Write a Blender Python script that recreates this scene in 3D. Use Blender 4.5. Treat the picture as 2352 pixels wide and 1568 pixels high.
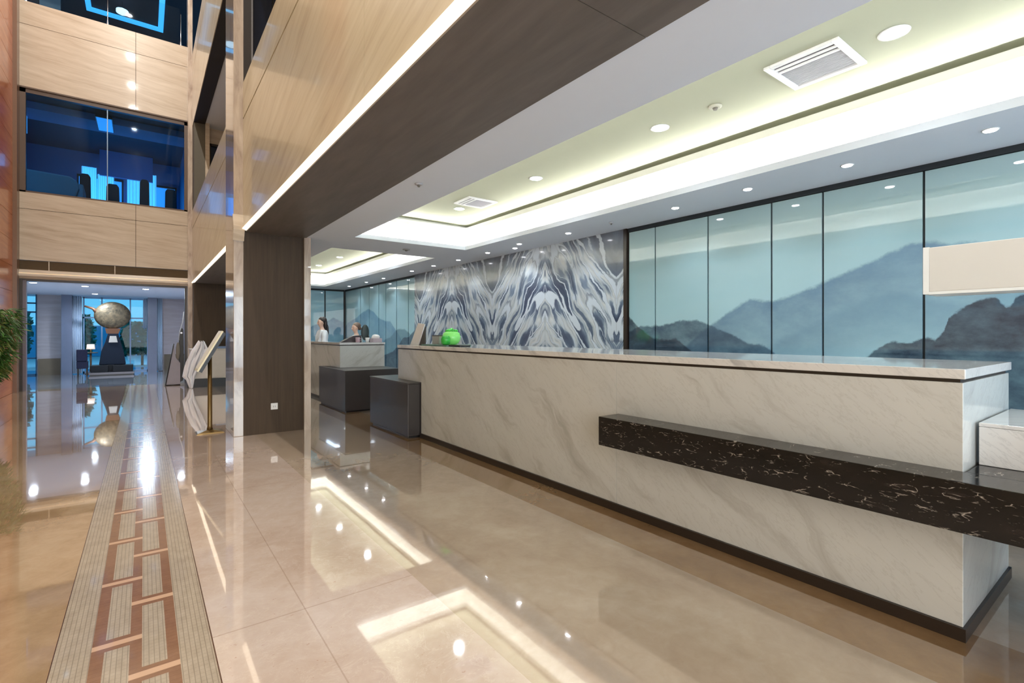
import bpy, bmesh, math, random
from mathutils import Vector, Matrix
PI = math.pi
for o in list(bpy.data.objects):
    bpy.data.objects.remove(o)
S = bpy.context.scene
COL = S.collection

# ---------------------------------------------------------------- camera
cam_d = bpy.data.cameras.new('camera')
cam = bpy.data.objects.new('camera', cam_d)
COL.objects.link(cam)
cam_d.sensor_width = 36.0
cam_d.lens = 36.0 * 1141 / 2352
cam_d.shift_y = -18 / 2352
cam_d.clip_start = 0.02
cam_d.clip_end = 200
cam.location = (0, 0, 1.4)
cam.rotation_euler = (PI / 2, 0, -math.radians(36.555))
S.camera = cam

# ---------------------------------------------------------------- view / world
S.view_settings.view_transform = 'Standard'
S.view_settings.look = 'None'
S.view_settings.gamma = 1
S.view_settings.exposure = 0.0
S.view_settings.use_curve_mapping = False
W = bpy.data.worlds.new('world')
S.world = W
W.use_nodes = True
W.node_tree.nodes['Background'].inputs[0].default_value = (0.20, 0.62, 0.95, 1)
W.node_tree.nodes['Background'].inputs[1].default_value = 1.0


def area(name, loc, rot, sx, sy, power, color, spread=180):
    d = bpy.data.lights.new(name, 'AREA')
    d.shape = 'RECTANGLE'
    d.size, d.size_y = sx, sy
    d.energy = power
    d.color = color
    d.spread = math.radians(spread)
    o = bpy.data.objects.new(name, d)
    o.location = loc
    o.rotation_euler = rot
    COL.objects.link(o)
    return o


WARM = (1.0, 0.80, 0.60)
NEUT = (1.0, 0.95, 0.90)
COOL = (0.80, 0.90, 1.0)
# round ceiling lamps of the atrium, high above
def disk(name, loc, size, power, color):
    o = area(name, loc, (0, 0, 0), size, size, power, color)
    o.data.shape = 'DISK'
    return o


for _y in (-1.5, 1.5, 4.5, 7.5, 11.0, 14.4):
    disk('atrium_ceiling_lamp', (-0.42, _y, 12.9), 0.15, 215, (1.0, 0.945, 0.875))
# two added fill lights behind the camera, in front of the solid back wall
area('rear_fill', (-0.7, -3.9, 2.6), (math.radians(90), 0, 0), 3.2, 4.6, 250, (1.0, 0.97, 0.93))
area('rear_fill', (3.2, -3.9, 1.45), (math.radians(90), 0, 0), 3.4, 2.4, 190, (0.62, 0.82, 1.0))
# daylight falling in through the glass front of the far lobby
area('daylight', (-1.0, 30.5, 7.5), (math.radians(-50), 0, 0), 7.0, 3.0, 800, (0.40, 0.72, 1.0))
# added blue fill for the upper lounge, unseen below the window sill
area('lounge_fill', (-0.6, 19.6, 4.95), (math.radians(180), 0, 0), 3.0, 0.5, 45, (0.18, 0.58, 0.95))
# added fill under the lobby ceiling, besides the real downlights
area('lobby_light', (0.10, 18.9, 2.70), (0, 0, 0), 0.22, 1.5, 70, (0.60, 0.78, 1.0))


# ---------------------------------------------------------------- node helpers
class NT:
    def __init__(self, name):
        self.m = bpy.data.materials.new(name)
        self.m.use_nodes = True
        self.t = self.m.node_tree
        self.p = self.t.nodes['Principled BSDF']
        self._co = None

    def n(self, typ, **kw):
        x = self.t.nodes.new(typ)
        for k, v in kw.items():
            setattr(x, k, v)
        return x

    def put(self, sock, v):
        if isinstance(v, bpy.types.NodeSocket):
            self.t.links.new(v, sock)
        elif v is not None:
            if hasattr(sock.default_value, '__len__') and not isinstance(v, (int, float)):
                v = tuple(v)
                if len(sock.default_value) == 4 and len(v) == 3:
                    v = v + (1,)
                sock.default_value = v
            else:
                sock.default_value = v

    def co(self):
        if self._co is None:
            self._co = self.n('ShaderNodeTexCoord').outputs['Object']
        return self._co

    def xyz(self, v=None):
        s = self.n('ShaderNodeSeparateXYZ')
        self.put(s.inputs[0], v or self.co())
        return s.outputs[0], s.outputs[1], s.outputs[2]

    def comb(self, x, y, z):
        c = self.n('ShaderNodeCombineXYZ')
        for i, v in enumerate((x, y, z)):
            self.put(c.inputs[i], v)
        return c.outputs[0]

    def math(self, op, a, b=None, c=None, clamp=False):
        x = self.n('ShaderNodeMath', operation=op, use_clamp=clamp)
        self.put(x.inputs[0], a)
        if b is not None:
            self.put(x.inputs[1], b)
        if c is not None:
            self.put(x.inputs[2], c)
        return x.outputs[0]

    def add(self, a, b): return self.math('ADD', a, b)
    def sub(self, a, b): return self.math('SUBTRACT', a, b)
    def mul(self, a, b): return self.math('MULTIPLY', a, b)

    def mapr(self, v, a, b, c=0.0, d=1.0, smooth=False):
        x = self.n('ShaderNodeMapRange', clamp=True)
        if smooth:
            x.interpolation_type = 'SMOOTHSTEP'
        for i, q in enumerate((v, a, b, c, d)):
            self.put(x.inputs[i], q)
        return x.outputs[0]

    def scale(self, v, s):
        x = self.n('ShaderNodeMapping')
        self.put(x.inputs['Vector'], v)
        x.inputs['Scale'].default_value = s
        return x.outputs[0]

    def rot(self, v, r, s=(1, 1, 1)):
        x = self.n('ShaderNodeMapping')
        self.put(x.inputs['Vector'], v)
        x.inputs['Rotation'].default_value = r
        y = self.n('ShaderNodeMapping')
        self.t.links.new(x.outputs[0], y.inputs['Vector'])
        y.inputs['Scale'].default_value = s
        return y.outputs[0]

    def noise(self, v, scale=5, detail=4, rough=0.5, dist=0.0, color=False):
        x = self.n('ShaderNodeTexNoise')
        self.put(x.inputs['Vector'], v)
        x.inputs['Scale'].default_value = scale
        x.inputs['Detail'].default_value = detail
        x.inputs['Roughness'].default_value = rough
        x.inputs['Distortion'].default_value = dist
        return x.outputs['Color' if color else 'Fac']

    def ramp(self, f, stops, interp='LINEAR'):
        x = self.n('ShaderNodeValToRGB')
        r = x.color_ramp
        r.interpolation = interp
        while len(r.elements) < len(stops):
            r.elements.new(0.5)
        for e, (p, c) in zip(r.elements, stops):
            e.position = p
            e.color = tuple(c) + (1,) if len(c) == 3 else c
        self.put(x.inputs[0], f)
        return x.outputs[0]

    def mix(self, f, a, b):
        x = self.n('ShaderNodeMix', data_type='RGBA')
        self.put(x.inputs[0], f)
        self.put(x.inputs[6], a)
        self.put(x.inputs[7], b)
        return x.outputs[2]

    def band(self, v, lo, hi):
        """1 inside lo..hi"""
        a = self.math('GREATER_THAN', v, lo)
        b = self.math('LESS_THAN', v, hi)
        return self.mul(a, b)

    def bump(self, h, strength=0.1, dist=0.01):
        x = self.n('ShaderNodeBump')
        x.inputs['Strength'].default_value = strength
        x.inputs['Distance'].default_value = dist
        self.put(x.inputs['Height'], h)
        self.t.links.new(x.outputs[0], self.p.inputs['Normal'])

    def out(self, color=None, rough=0.5, metal=0.0, coat=0.0, coat_rough=0.03, ior=None, emit=None, estr=0.0, alpha=None, trans=None):
        p = self.p.inputs
        if color is not None:
            self.put(p['Base Color'], color)
        self.put(p['Roughness'], rough)
        p['Metallic'].default_value = metal
        p['Coat Weight'].default_value = coat
        p['Coat Roughness'].default_value = coat_rough
        if ior:
            p['IOR'].default_value = ior
        if emit is not None:
            self.put(p['Emission Color'], emit)
            p['Emission Strength'].default_value = estr
        if trans is not None:
            p['Transmission Weight'].default_value = trans
        if alpha is not None:
            self.put(p['Alpha'], alpha)
        return self.m


def c(r, g, b):
    """sRGB 0-255 to linear"""
    def f(v):
        v /= 255.0
        return v / 12.92 if v <= 0.04045 else ((v + 0.055) / 1.055) ** 2.4
    return (f(r), f(g), f(b))


_pl = {}


def plain(name, col, rough=0.5, metal=0.0, coat=0.0, emit=None, estr=0.0, var=0.06):
    if name in _pl:
        return _pl[name]
    t = NT(name)
    f = t.noise(t.co(), 9, 3)
    a = tuple(max(0, v * (1 - var)) for v in col)
    b = tuple(min(1, v * (1 + var)) for v in col)
    cc = t.mix(f, a, b)
    _pl[name] = t.out(cc, rough, metal, coat, emit=emit, estr=estr)
    return _pl[name]


def glow(name, col, s):
    t = NT(name)
    t.out(col, 0.6, emit=col, estr=s)
    return t.m


# ---------------------------------------------------------------- materials
def stone_mat(name, axis, base=(192, 176, 156), dark=(172, 152, 130), lite=(206, 192, 174), rough=0.3, tilt=0.0):
    t = NT(name)
    x, y, z = t.xyz()
    al = x if axis == 'X' else y
    ac = t.add(z, t.mul(al, tilt))
    v = t.comb(t.mul(al, 0.55), t.mul(ac, 5.5), t.mul(ac, 0.0))
    wob = t.noise(t.comb(al, t.mul(ac, 1.2), 0.0), 0.9, 3)
    v2 = t.comb(t.mul(al, 0.5), t.add(t.mul(ac, 5.0), t.mul(wob, 1.0)), 0.0)
    n1 = t.noise(v2, 1.6, 6, 0.62)
    n2 = t.noise(t.comb(t.mul(al, 1.6), t.add(t.mul(ac, 26.0), t.mul(wob, 3.5)), 0.3), 1.0, 4, 0.6)
    f = t.add(t.mul(n1, 0.7), t.mul(n2, 0.3))
    col = t.ramp(f, [(0.30, c(*dark)), (0.48, c(*base)), (0.68, c(*lite))])
    return t.out(col, rough, coat=0.3, coat_rough=0.06)


M = {}
M['stone_x'] = stone_mat('vein_cut_stone_far', 'X', tilt=0.10)
M['stone_y'] = stone_mat('vein_cut_stone_side', 'Y', (206, 192, 166), (184, 164, 138), (220, 208, 186), tilt=0.28)
M['orange_stone'] = stone_mat('orange_stone', 'Y', (188, 108, 62), (160, 84, 46), (206, 132, 86))


def pilaster_mat():
    t = NT('pilaster_marble')
    x, y, z = t.xyz()
    n = t.noise(t.comb(t.mul(x, 3), t.mul(y, 3), t.mul(z, 0.8)), 2.0, 6, 0.6, 0.6)
    col = t.ramp(n, [(0.3, c(152, 134, 122)), (0.5, c(184, 168, 154)), (0.7, c(206, 192, 178))])
    return t.out(col, 0.15, coat=0.6)


M['pilaster'] = pilaster_mat()


def wood_mat(name, c1, c2, vertical=True, rough=0.55):
    t = NT(name)
    x, y, z = t.xyz()
    if vertical:
        v = t.comb(t.mul(x, 22), t.mul(y, 22), t.mul(z, 1.0))
    else:
        v = t.comb(t.mul(x, 9), t.mul(y, 1.1), t.mul(z, 9))
    n = t.noise(v, 1.5, 6, 0.6, 0.3)
    n2 = t.noise(t.co(), 0.8, 3)
    col = t.mix(t.add(t.mul(n, 0.75), t.mul(n2, 0.25)), c(*c1), c(*c2))
    t.p.inputs['Specular IOR Level'].default_value = 0.25
    return t.out(col, rough)


M['dark_wood'] = wood_mat('dark_veneer', (44, 34, 25), (86, 70, 54))
M['soffit'] = wood_mat('dark_soffit', (72, 66, 62), (122, 113, 107), False, 0.5)
M['black'] = plain('black', c(20, 19, 20), 0.35)
M['dark'] = plain('dark_brown', c(44, 34, 28), 0.3)
M['groove'] = plain('groove', c(58, 42, 30), 0.8)
M['white_paint'] = plain('white_paint', c(216, 222, 234), 0.85, var=0.01)
M['cream_paint'] = plain('cream_paint', c(176, 178, 156), 0.85, var=0.01)
M['cove_paint'] = plain('cove_paint', c(245, 245, 238), 0.85, var=0.01)
M['brass'] = plain('brass', c(128, 106, 68), 0.35, 0.8)
M['chrome'] = plain('chrome', c(200, 200, 205), 0.2, 1.0)
M['white'] = plain('white_plastic', c(232, 232, 232), 0.4, var=0.02)
M['charcoal'] = plain('charcoal_lacquer', c(52, 47, 46), 0.38, coat=0.15)
M['led'] = glow('cove_led', (1.0, 0.99, 0.95), 85)
M['led_warm'] = glow('warm_led', (1.0, 0.86, 0.66), 1.6)
M['led_warm2'] = glow('warm_led_soft', (1.0, 0.72, 0.40), 0.9)
M['lamp_big'] = glow('downlight_glow', (0.90, 0.97, 1.0), 60)
M['lamp_small'] = glow('small_downlight_glow', (0.97, 0.97, 1.0), 25)


def marble_mat(name, base=(206, 209, 209), vein=(174, 175, 173), rough=0.16):
    t = NT(name)
    x, y, z = t.xyz()
    u = t.add(y, x)
    d = t.add(t.mul(u, 0.75), t.mul(z, -0.9))   # veins fall diagonally
    e = t.add(t.mul(u, 0.55), t.mul(z, 0.6))
    w = t.noise(t.comb(u, z, 0.0), 1.6, 4, 0.55)
    v = t.comb(t.add(t.mul(d, 3.2), t.mul(w, 1.6)), t.mul(e, 0.8), 0.0)
    n1 = t.noise(v, 1.5, 7, 0.6, 0.4)
    n2 = t.noise(t.comb(t.mul(d, 14), t.mul(e, 3.5), t.mul(w, 3)), 1.0, 5, 0.65)
    cloud = t.noise(t.co(), 1.1, 3)
    b1 = t.ramp(n1, [(0.30, c(*vein)), (0.46, c(*base)), (0.72, tuple(min(1, q * 1.05) for q in c(*base)))])
    thin = t.mapr(t.math('ABSOLUTE', t.sub(n2, 0.5)), 0.0, 0.022, 0.35, 0.0)
    col = t.mix(thin, b1, c(*vein))
    col = t.mix(t.mul(cloud, 0.25), col, c(214, 206, 190))
    return t.out(col, rough, coat=0.3)


M['marble'] = marble_mat('white_marble')
M['marble_top'] = marble_mat('grey_white_marble_top', (226, 226, 228), (170, 172, 178), 0.1)


def black_marble():
    t = NT('black_marble')
    x, y, z = t.xyz()
    q = t.comb(t.mul(y, 7.5), t.mul(z, 24), t.mul(x, 10))
    w = t.noise(q, 0.8, 3, 0.5, color=True)
    vm = t.n('ShaderNodeVectorMath', operation='MULTIPLY_ADD')
    t.put(vm.inputs[0], w)
    vm.inputs[1].default_value = (1.6, 1.6, 1.6)
    t.put(vm.inputs[2], q)
    vo = t.n('ShaderNodeTexVoronoi', feature='DISTANCE_TO_EDGE')
    t.put(vo.inputs['Vector'], vm.outputs[0])
    vo.inputs['Scale'].default_value = 1.5
    line = t.mapr(vo.outputs['Distance'], 0.0, 0.045, 1.0, 0.0)
    mask = t.mapr(t.noise(t.comb(t.mul(y, 3.0), t.mul(z, 8), x), 4.5, 4, 0.7), 0.53, 0.62)
    f = t.mul(line, mask)
    cl = t.noise(t.comb(t.mul(y, 2), t.mul(z, 7), x), 1.5, 5, 0.6)
    base = t.ramp(cl, [(0.35, c(9, 8, 8)), (0.6, c(20, 16, 15)), (0.8, c(48, 40, 38))])
    col = t.mix(t.mul(f, 0.75), base, c(196, 186, 176))
    t.p.inputs['Specular IOR Level'].default_value = 0.35
    return t.out(col, 0.12)


M['black_marble'] = black_marble()


# floor stones -----------------------------------------------------
def floor_mat(name, c1, c2, c3, fleck=0.0, lines=()):
    t = NT(name)
    x, y, z = t.xyz()
    w = t.noise(t.comb(x, y, 0.0), 0.7, 4, 0.5)
    v = t.comb(t.add(t.mul(x, 1.0), t.mul(w, 1.5)), t.add(t.mul(y, 0.7), t.mul(w, 1.1)), 0.0)
    n1 = t.noise(v, 1.3, 6, 0.58, 0.5)
    n2 = t.noise(t.comb(x, y, 0.0), 9.0, 5, 0.7, 0.5)
    f = t.add(t.mul(n1, 0.72), t.mul(n2, 0.28))
    col = t.ramp(f, [(0.33, c(*c1)), (0.5, c(*c2)), (0.66, c(*c3))])
    if fleck:
        fl = t.mapr(t.noise(t.comb(x, t.mul(y, 1.6), 3.0), 26, 3, 0.7), 0.66, 0.76, 0.0, fleck)
        col = t.mix(fl, col, c(150, 96, 66))
        vn = t.noise(t.comb(t.mul(x, 1.4), t.mul(y, 2.2), 7.0), 2.0, 5, 0.7, 1.2)
        ln = t.mapr(t.math('ABSOLUTE', t.sub(vn, 0.5)), 0.0, 0.014, 0.22, 0.0)
        col = t.mix(ln, col, c(222, 208, 194))
    for ax, pos, wd in lines:
        q = x if ax == 'x' else y
        m = t.mapr(t.math('ABSOLUTE', t.sub(q, pos)), wd * 0.5, wd, 0.35, 0.0)
        col = t.mix(m, col, c(128, 98, 76))
    rg = t.mapr(n1, 0.3, 0.7, 0.035, 0.075)
    bp = t.noise(t.comb(x, y, 0.0), 1.1, 2, 0.5)
    t.bump(bp, 0.12, 0.02)
    t.p.inputs['Coat IOR'].default_value = 1.62
    return t.out(col, rg, coat=1.0, coat_rough=0.015, ior=1.6)


tile_lines = [('y', 2.66 + 2.4 * k, 0.005) for k in range(-2, 6)] + [('x', 0.66, 0.004)]
M['floor_tan'] = floor_mat('tan_marble', (162, 140, 120), (178, 158, 138), (192, 175, 157))
M['floor_left'] = floor_mat('honey_marble', (150, 122, 90), (176, 148, 116), (194, 170, 140), lines=[('x', -1.3, 0.004)] + tile_lines[:-1])
M['floor_pink'] = floor_mat('pink_marble', (178, 154, 138), (194, 174, 160), (206, 190, 180), 0.7, tile_lines)
M['floor_border'] = floor_mat('brown_border_marble', (140, 108, 74), (156, 124, 88), (168, 138, 104))
M['floor_lobby'] = floor_mat('lobby_marble', (128, 130, 136), (150, 154, 162), (170, 176, 184))


def mosaic_mat():
    t = NT('mosaic_walkway')
    x, y, z = t.xyz()
    grey = t.mix(t.noise(t.comb(x, t.mul(y, 0.5), 0.0), 22, 3, 0.6), c(146, 132, 114), c(186, 172, 154))
    brown = t.mix(t.noise(t.comb(x, y, 5.0), 14, 4, 0.7), c(112, 78, 56), c(148, 110, 84))
    # small tesserae joints
    def joint(q, p, w, k):
        fr = t.math('FRACT', t.mul(q, 1.0 / p))
        return t.mapr(t.math('ABSOLUTE', t.sub(fr, 0.5)), 0.5 - w, 0.5, 0.0, k)
    jx = joint(x, 0.0187, 0.14, 0.55)
    jy = joint(y, 0.0280, 0.08, 0.28)
    grey = t.mix(t.math('MAXIMUM', jx, jy), grey, c(84, 70, 58))
    brown = t.mix(t.mul(joint(y, 0.03, 0.08, 0.3), 1.0), brown, c(88, 50, 34))
    centre = t.band(x, -0.185, 0.126)
    left_t = t.band(x, -0.139, -0.050)
    right_t = t.band(x, -0.006, 0.083)
    # cross bars, period .69
    def bars(off):
        fr = t.mul(t.math('FRACT', t.mul(t.sub(y, off), 1 / 0.69)), 0.69)
        d = t.math('ABSOLUTE', t.sub(fr, 0.345))
        return d
    dl = bars(2.872 - 0.345)
    dr = bars(2.55 - 0.345)
    brl = t.math('LESS_THAN', dl, 0.052)
    brr = t.math('LESS_THAN', dr, 0.052)
    ltl = t.mul(t.math('LESS_THAN', dl, 0.020), t.band(x, -0.185, -0.006))
    ltr = t.mul(t.math('LESS_THAN', dr, 0.020), t.band(x, -0.050, 0.126))
    tiles = t.add(t.mul(left_t, t.sub(1.0, brl)), t.mul(right_t, t.sub(1.0, brr)))
    inner = t.mix(tiles, brown, grey)
    inner = t.mix(t.math('MAXIMUM', ltl, ltr), inner, c(196, 160, 132))
    col = t.mix(centre, grey, inner)
    edge = t.math('GREATER_THAN', t.math('ABSOLUTE', t.sub(x, -0.031)), 0.281)
    col = t.mix(edge, col, c(84, 58, 44))
    t.bump(t.math('MAXIMUM', jx, jy), -0.12, 0.002)
    return t.out(col, 0.16, coat=0.35, coat_rough=0.05, ior=1.5)


M['mosaic'] = mosaic_mat()


# painted mountains on glass ------------------------------------------
def curve_fn(t, v, pts, vmin, vmax, hmax=3.0):
    """piecewise linear ridge height as a function of v"""
    n = t.n('ShaderNodeFloatCurve')
    cv = n.mapping.curves[0]
    pp = sorted(((p[0] - vmin) / (vmax - vmin), max(0.0, p[1]) / hmax) for p in pts)
    pp = [(min(1, max(0, a)), b) for a, b in pp]
    ext = []
    if pp[0][0] > 0.003:
        ext.append((0.0, 0.0))
        ext.append((pp[0][0] - 0.002, pp[0][1]))
    ext += pp
    if pp[-1][0] < 0.997:
        ext.append((pp[-1][0] + 0.002, pp[-1][1]))
        ext.append((1.0, 0.0))
    while len(cv.points) < len(ext):
        cv.points.new(0.5, 0.5)
    for p, q in zip(cv.points, ext):
        p.location = q
        p.handle_type = 'VECTOR'
    n.mapping.use_clip = True
    n.mapping.update()
    t.put(n.inputs['Value'], t.mapr(v, vmin, vmax))
    return t.mul(n.outputs[0], hmax)


def mural_mat(name, axis, layers, vmin, vmax, base_top, base_low):
    t = NT(name)
    x, y, z = t.xyz()
    v = y if axis == 'y' else x
    g = t.mapr(z, 0.9, 2.75)
    cl = t.noise(t.comb(t.mul(v, 0.5), t.mul(z, 1.5), 0.0), 1.2, 3)
    col = t.mix(g, c(*base_low), c(*base_top))
    col = t.mix(t.mul(cl, 0.35), col, c(206, 226, 226))
    rough_n = t.mul(t.sub(t.noise(t.comb(v, z, 0.0), 14, 5, 0.7), 0.5), 0.07)
    for pts, cc, soft, fade_len, fade_to, strength in layers:
        h = t.add(curve_fn(t, v, pts, vmin, vmax), rough_n)
        d = t.sub(h, z)                       # depth below the ridge
        m = t.mapr(d, 0.0, soft, 0.0, 1.0, True)
        fd = t.mapr(d, 0.0, fade_len, 1.0, fade_to)
        tex = t.mapr(t.noise(t.comb(t.mul(v, 2), t.mul(z, 3), 2.0), 2.4, 5, 0.65), 0.3, 0.7, 0.75, 1.0)
        m = t.mul(t.mul(m, fd), t.mul(tex, strength))
        col = t.mix(m, col, c(*cc))
    t.p.inputs['Coat IOR'].default_value = 1.8
    return t.out(col, 0.4, coat=1.0, coat_rough=0.02, ior=1.4)


L_A = [(4.50, 1.72), (4.365, 1.616), (4.219, 1.486), (3.995, 1.349), (3.784, 1.345), (3.658, 1.351), (3.536, 1.268), (3.394, 1.167), (3.1, 0.9)]
L_B = [(4.6, 1.35), (4.219, 1.509), (3.862, 1.515), (3.584, 1.574), (3.371, 1.569), (3.148, 1.484), (2.939, 1.395), (2.741, 1.301), (2.61, 1.303), (2.501, 1.223), (2.431, 1.162), (2.1, 0.9)]
L_C = [(3.3, 1.45), (3.063, 1.611), (2.939, 1.685), (2.761, 1.791), (2.519, 1.758), (2.379, 1.786), (2.055, 1.901), (1.763, 2.02), (1.498, 2.128), (1.351, 2.19), (1.268, 2.177), (1.189, 2.175), (1.112, 2.132), (1.037, 2.149), (0.884, 2.112), (0.692, 2.07), (0.2, 1.9), (-1.0, 1.7)]
L_D = [(2.2, 1.5), (2.024, 1.596), (1.833, 1.703), (1.627, 1.786), (1.473, 1.798), (1.315, 1.764), (1.144, 1.709), (1.037, 1.675), (0.5, 1.6), (-0.5, 1.55)]
L_E = [(1.95, 0.95), (1.708, 1.182), (1.588, 1.287), (1.498, 1.342), (1.375, 1.329), (1.268, 1.381), (1.2, 1.36), (1.144, 1.439), (1.112, 1.552), (0.985, 1.644), (0.903, 1.695), (0.835, 1.69), (0.806, 1.622), (0.768, 1.607), (0.74, 1.671), (0.692, 1.707), (0.4, 1.75), (0.0, 1.6), (-1.5, 1.4)]
M['mural_near'] = mural_mat('mountain_glass_near', 'y', [
    (L_C, (84, 120, 150), 0.05, 0.9, 0.15, 1.0),
    (L_D, (104, 142, 166), 0.10, 0.6, 0.1, 0.75),
    (L_B, (40, 74, 100), 0.03, 1.6, 0.6, 1.0),
    (L_A, (14, 38, 60), 0.03, 2.0, 0.75, 1.0),
    (L_E, (0, 30, 58), 0.025, 2.0, 0.8, 1.0)], -2.0, 5.0, (142, 172, 178), (160, 210, 226))
F1 = [(16.0, 1.62), (15.758, 1.769), (14.946, 1.911), (14.499, 2.037), (13.949, 2.138), (13.548, 2.034), (13.165, 1.848), (12.726, 1.767), (12.378, 1.746), (12.0, 1.5)]
F2 = [(13.3, 1.0), (12.691, 1.281), (12.378, 1.324), (12.142, 1.446), (11.914, 1.538), (11.476, 1.534), (11.119, 1.393), (10.8, 1.4)]
F3 = [(12.2, 0.95), (11.818, 1.143), (11.567, 1.315), (11.265, 1.33), (10.975, 1.468), (10.7, 1.6)]
M['mural_far'] = mural_mat('mountain_glass_far', 'y', [
    (F1, (92, 140, 178), 0.05, 1.0, 0.25, 1.0),
    (F2, (84, 124, 148), 0.05, 1.2, 0.5, 0.9),
    (F3, (34, 56, 86), 0.03, 2.0, 0.8, 1.0)], 10.0, 17.0, (146, 190, 206), (170, 216, 234))
G1 = [(4.0, 1.60), (4.115, 1.615), (4.268, 1.696), (4.581, 1.781), (4.837, 1.924), (5.065, 1.821), (5.25, 1.76)]
M['mural_end'] = mural_mat('mountain_glass_end', 'x', [
    (G1, (74, 130, 170), 0.04, 1.2, 0.35, 1.0)], 2.0, 5.4, (140, 194, 220), (158, 216, 238))


def art_marble():
    t = NT('bookmatched_blue_marble')
    x, y, z = t.xyz()
    # bookmatch mirrors at Y = 6.085 (apex), 7.667, 8.95 ...
    u = t.math('PINGPONG', t.sub(y, 6.085), 1.5)          # 0 at an apex, 1.5 in a valley
    wob = t.noise(t.comb(u, t.mul(z, 0.8), 0.0), 1.5, 1, 0.4)
    wob2 = t.noise(t.comb(u, t.mul(z, 1.1), 4.0), 4.5, 3, 0.55)
    # veins run down and away from the apex line
    across = t.add(t.add(t.mul(u, 1.0), t.mul(z, 0.66)), t.add(t.mul(wob, 0.50), t.mul(wob2, 0.12)))
    along = t.sub(t.mul(z, 0.9), t.mul(u, 0.6))
    mass = t.noise(t.comb(t.mul(across, 1.7), t.mul(along, 0.55), 0.0), 1.35, 2.5, 0.5, 0.1)
    mid = t.noise(t.comb(t.mul(across, 4.2), t.mul(along, 0.75), 5.0), 1.3, 2, 0.5, 0.1)
    f = t.add(t.mul(mass, 0.62), t.mul(mid, 0.38))
    col = t.ramp(f, [(0.30, c(26, 38, 60)), (0.41, c(50, 64, 88)), (0.465, c(80, 95, 118)), (0.495, c(120, 136, 156)), (0.515, c(200, 210, 218)), (0.56, c(214, 218, 218)), (0.585, c(170, 180, 190)), (0.61, c(78, 92, 114)), (0.66, c(96, 110, 130)), (0.70, c(206, 210, 210))])
    fib = t.noise(t.comb(t.mul(across, 17), t.mul(along, 1.3), 1.0), 1.0, 4, 0.6)
    col = t.mix(t.mapr(fib, 0.42, 0.70, 0.0, 0.55), col, c(92, 106, 130))
    va = t.noise(t.comb(t.mul(across, 3.0), t.mul(along, 0.5), 11.0), 1.2, 1.5, 0.4, 0.1)
    vw = t.mapr(t.noise(t.comb(across, along, 6.0), 2.2, 2), 0.35, 0.65, 0.008, 0.034)
    d1 = t.math('ABSOLUTE', t.sub(va, 0.5))
    col = t.mix(t.math('MULTIPLY', t.math('LESS_THAN', d1, t.add(vw, 0.014)), 0.55), col, c(66, 78, 102))
    col = t.mix(t.math('SUBTRACT', 1.0, t.math('MULTIPLY', t.math('SUBTRACT', d1, vw), 120.0, clamp=True), clamp=True), col, c(208, 218, 228))
    vb = t.noise(t.comb(t.mul(across, 5.5), t.mul(along, 0.6), 21.0), 1.2, 1.5, 0.4, 0.1)
    d2 = t.math('ABSOLUTE', t.sub(vb, 0.47))
    col = t.mix(t.mapr(d2, 0.006, 0.016, 0.8, 0.0), col, c(202, 214, 226))
    topw = t.mapr(z, 2.1, 2.9, 0.0, 0.40)
    col = t.mix(t.mul(topw, t.noise(t.co(), 1.3, 2)), col, c(196, 190, 178))
    for sy in (6.085, 7.585, 4.585, 9.085, 10.585):
        sl = t.mapr(t.math('ABSOLUTE', t.sub(y, sy)), 0.002, 0.005, 0.4, 0.0)
        col = t.mix(sl, col, c(70, 80, 96))
    return t.out(col, 0.25, coat=0.45, coat_rough=0.02)


M['art'] = art_marble()


def glass_mat(name, tint, alpha):
    """thin window glass: mostly transparent with a clear reflection"""
    t = NT(name)
    tr = t.n('ShaderNodeBsdfTransparent')
    tr.inputs[0].default_value = tint + (1,)
    gl = t.n('ShaderNodeBsdfGlossy')
    gl.inputs['Roughness'].default_value = 0.02
    lw = t.n('ShaderNodeLayerWeight')
    lw.inputs[0].default_value = 0.5
    fres = t.add(t.mul(t.math('POWER', lw.outputs['Facing'], 5.0), 0.9), 0.012)
    mx = t.n('ShaderNodeMixShader')
    t.t.links.new(fres, mx.inputs[0])
    t.t.links.new(tr.outputs[0], mx.inputs[1])
    t.t.links.new(gl.outputs[0], mx.inputs[2])
    t.t.links.new(mx.outputs[0], t.t.nodes['Material Output'].inputs[0])
    return t.m


M['glass_blue'] = glass_mat('blue_tinted_glass', (0.45, 0.75, 0.95), 1)
M['glass_clear'] = glass_mat('clear_glass', (0.80, 0.95, 1.0), 1)


# ---------------------------------------------------------------- mesh helpers
def B(bm, x0, x1, y0, y1, z0, z1, mi=0):
    vs = [bm.verts.new((x, y, z)) for z in (z0, z1) for y in (y0, y1) for x in (x0, x1)]
    for q in ((0, 2, 3, 1), (4, 5, 7, 6), (0, 1, 5, 4), (2, 6, 7, 3), (1, 3, 7, 5), (0, 4, 6, 2)):
        f = bm.faces.new([vs[i] for i in q])
        f.material_index = mi
    return vs


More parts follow.
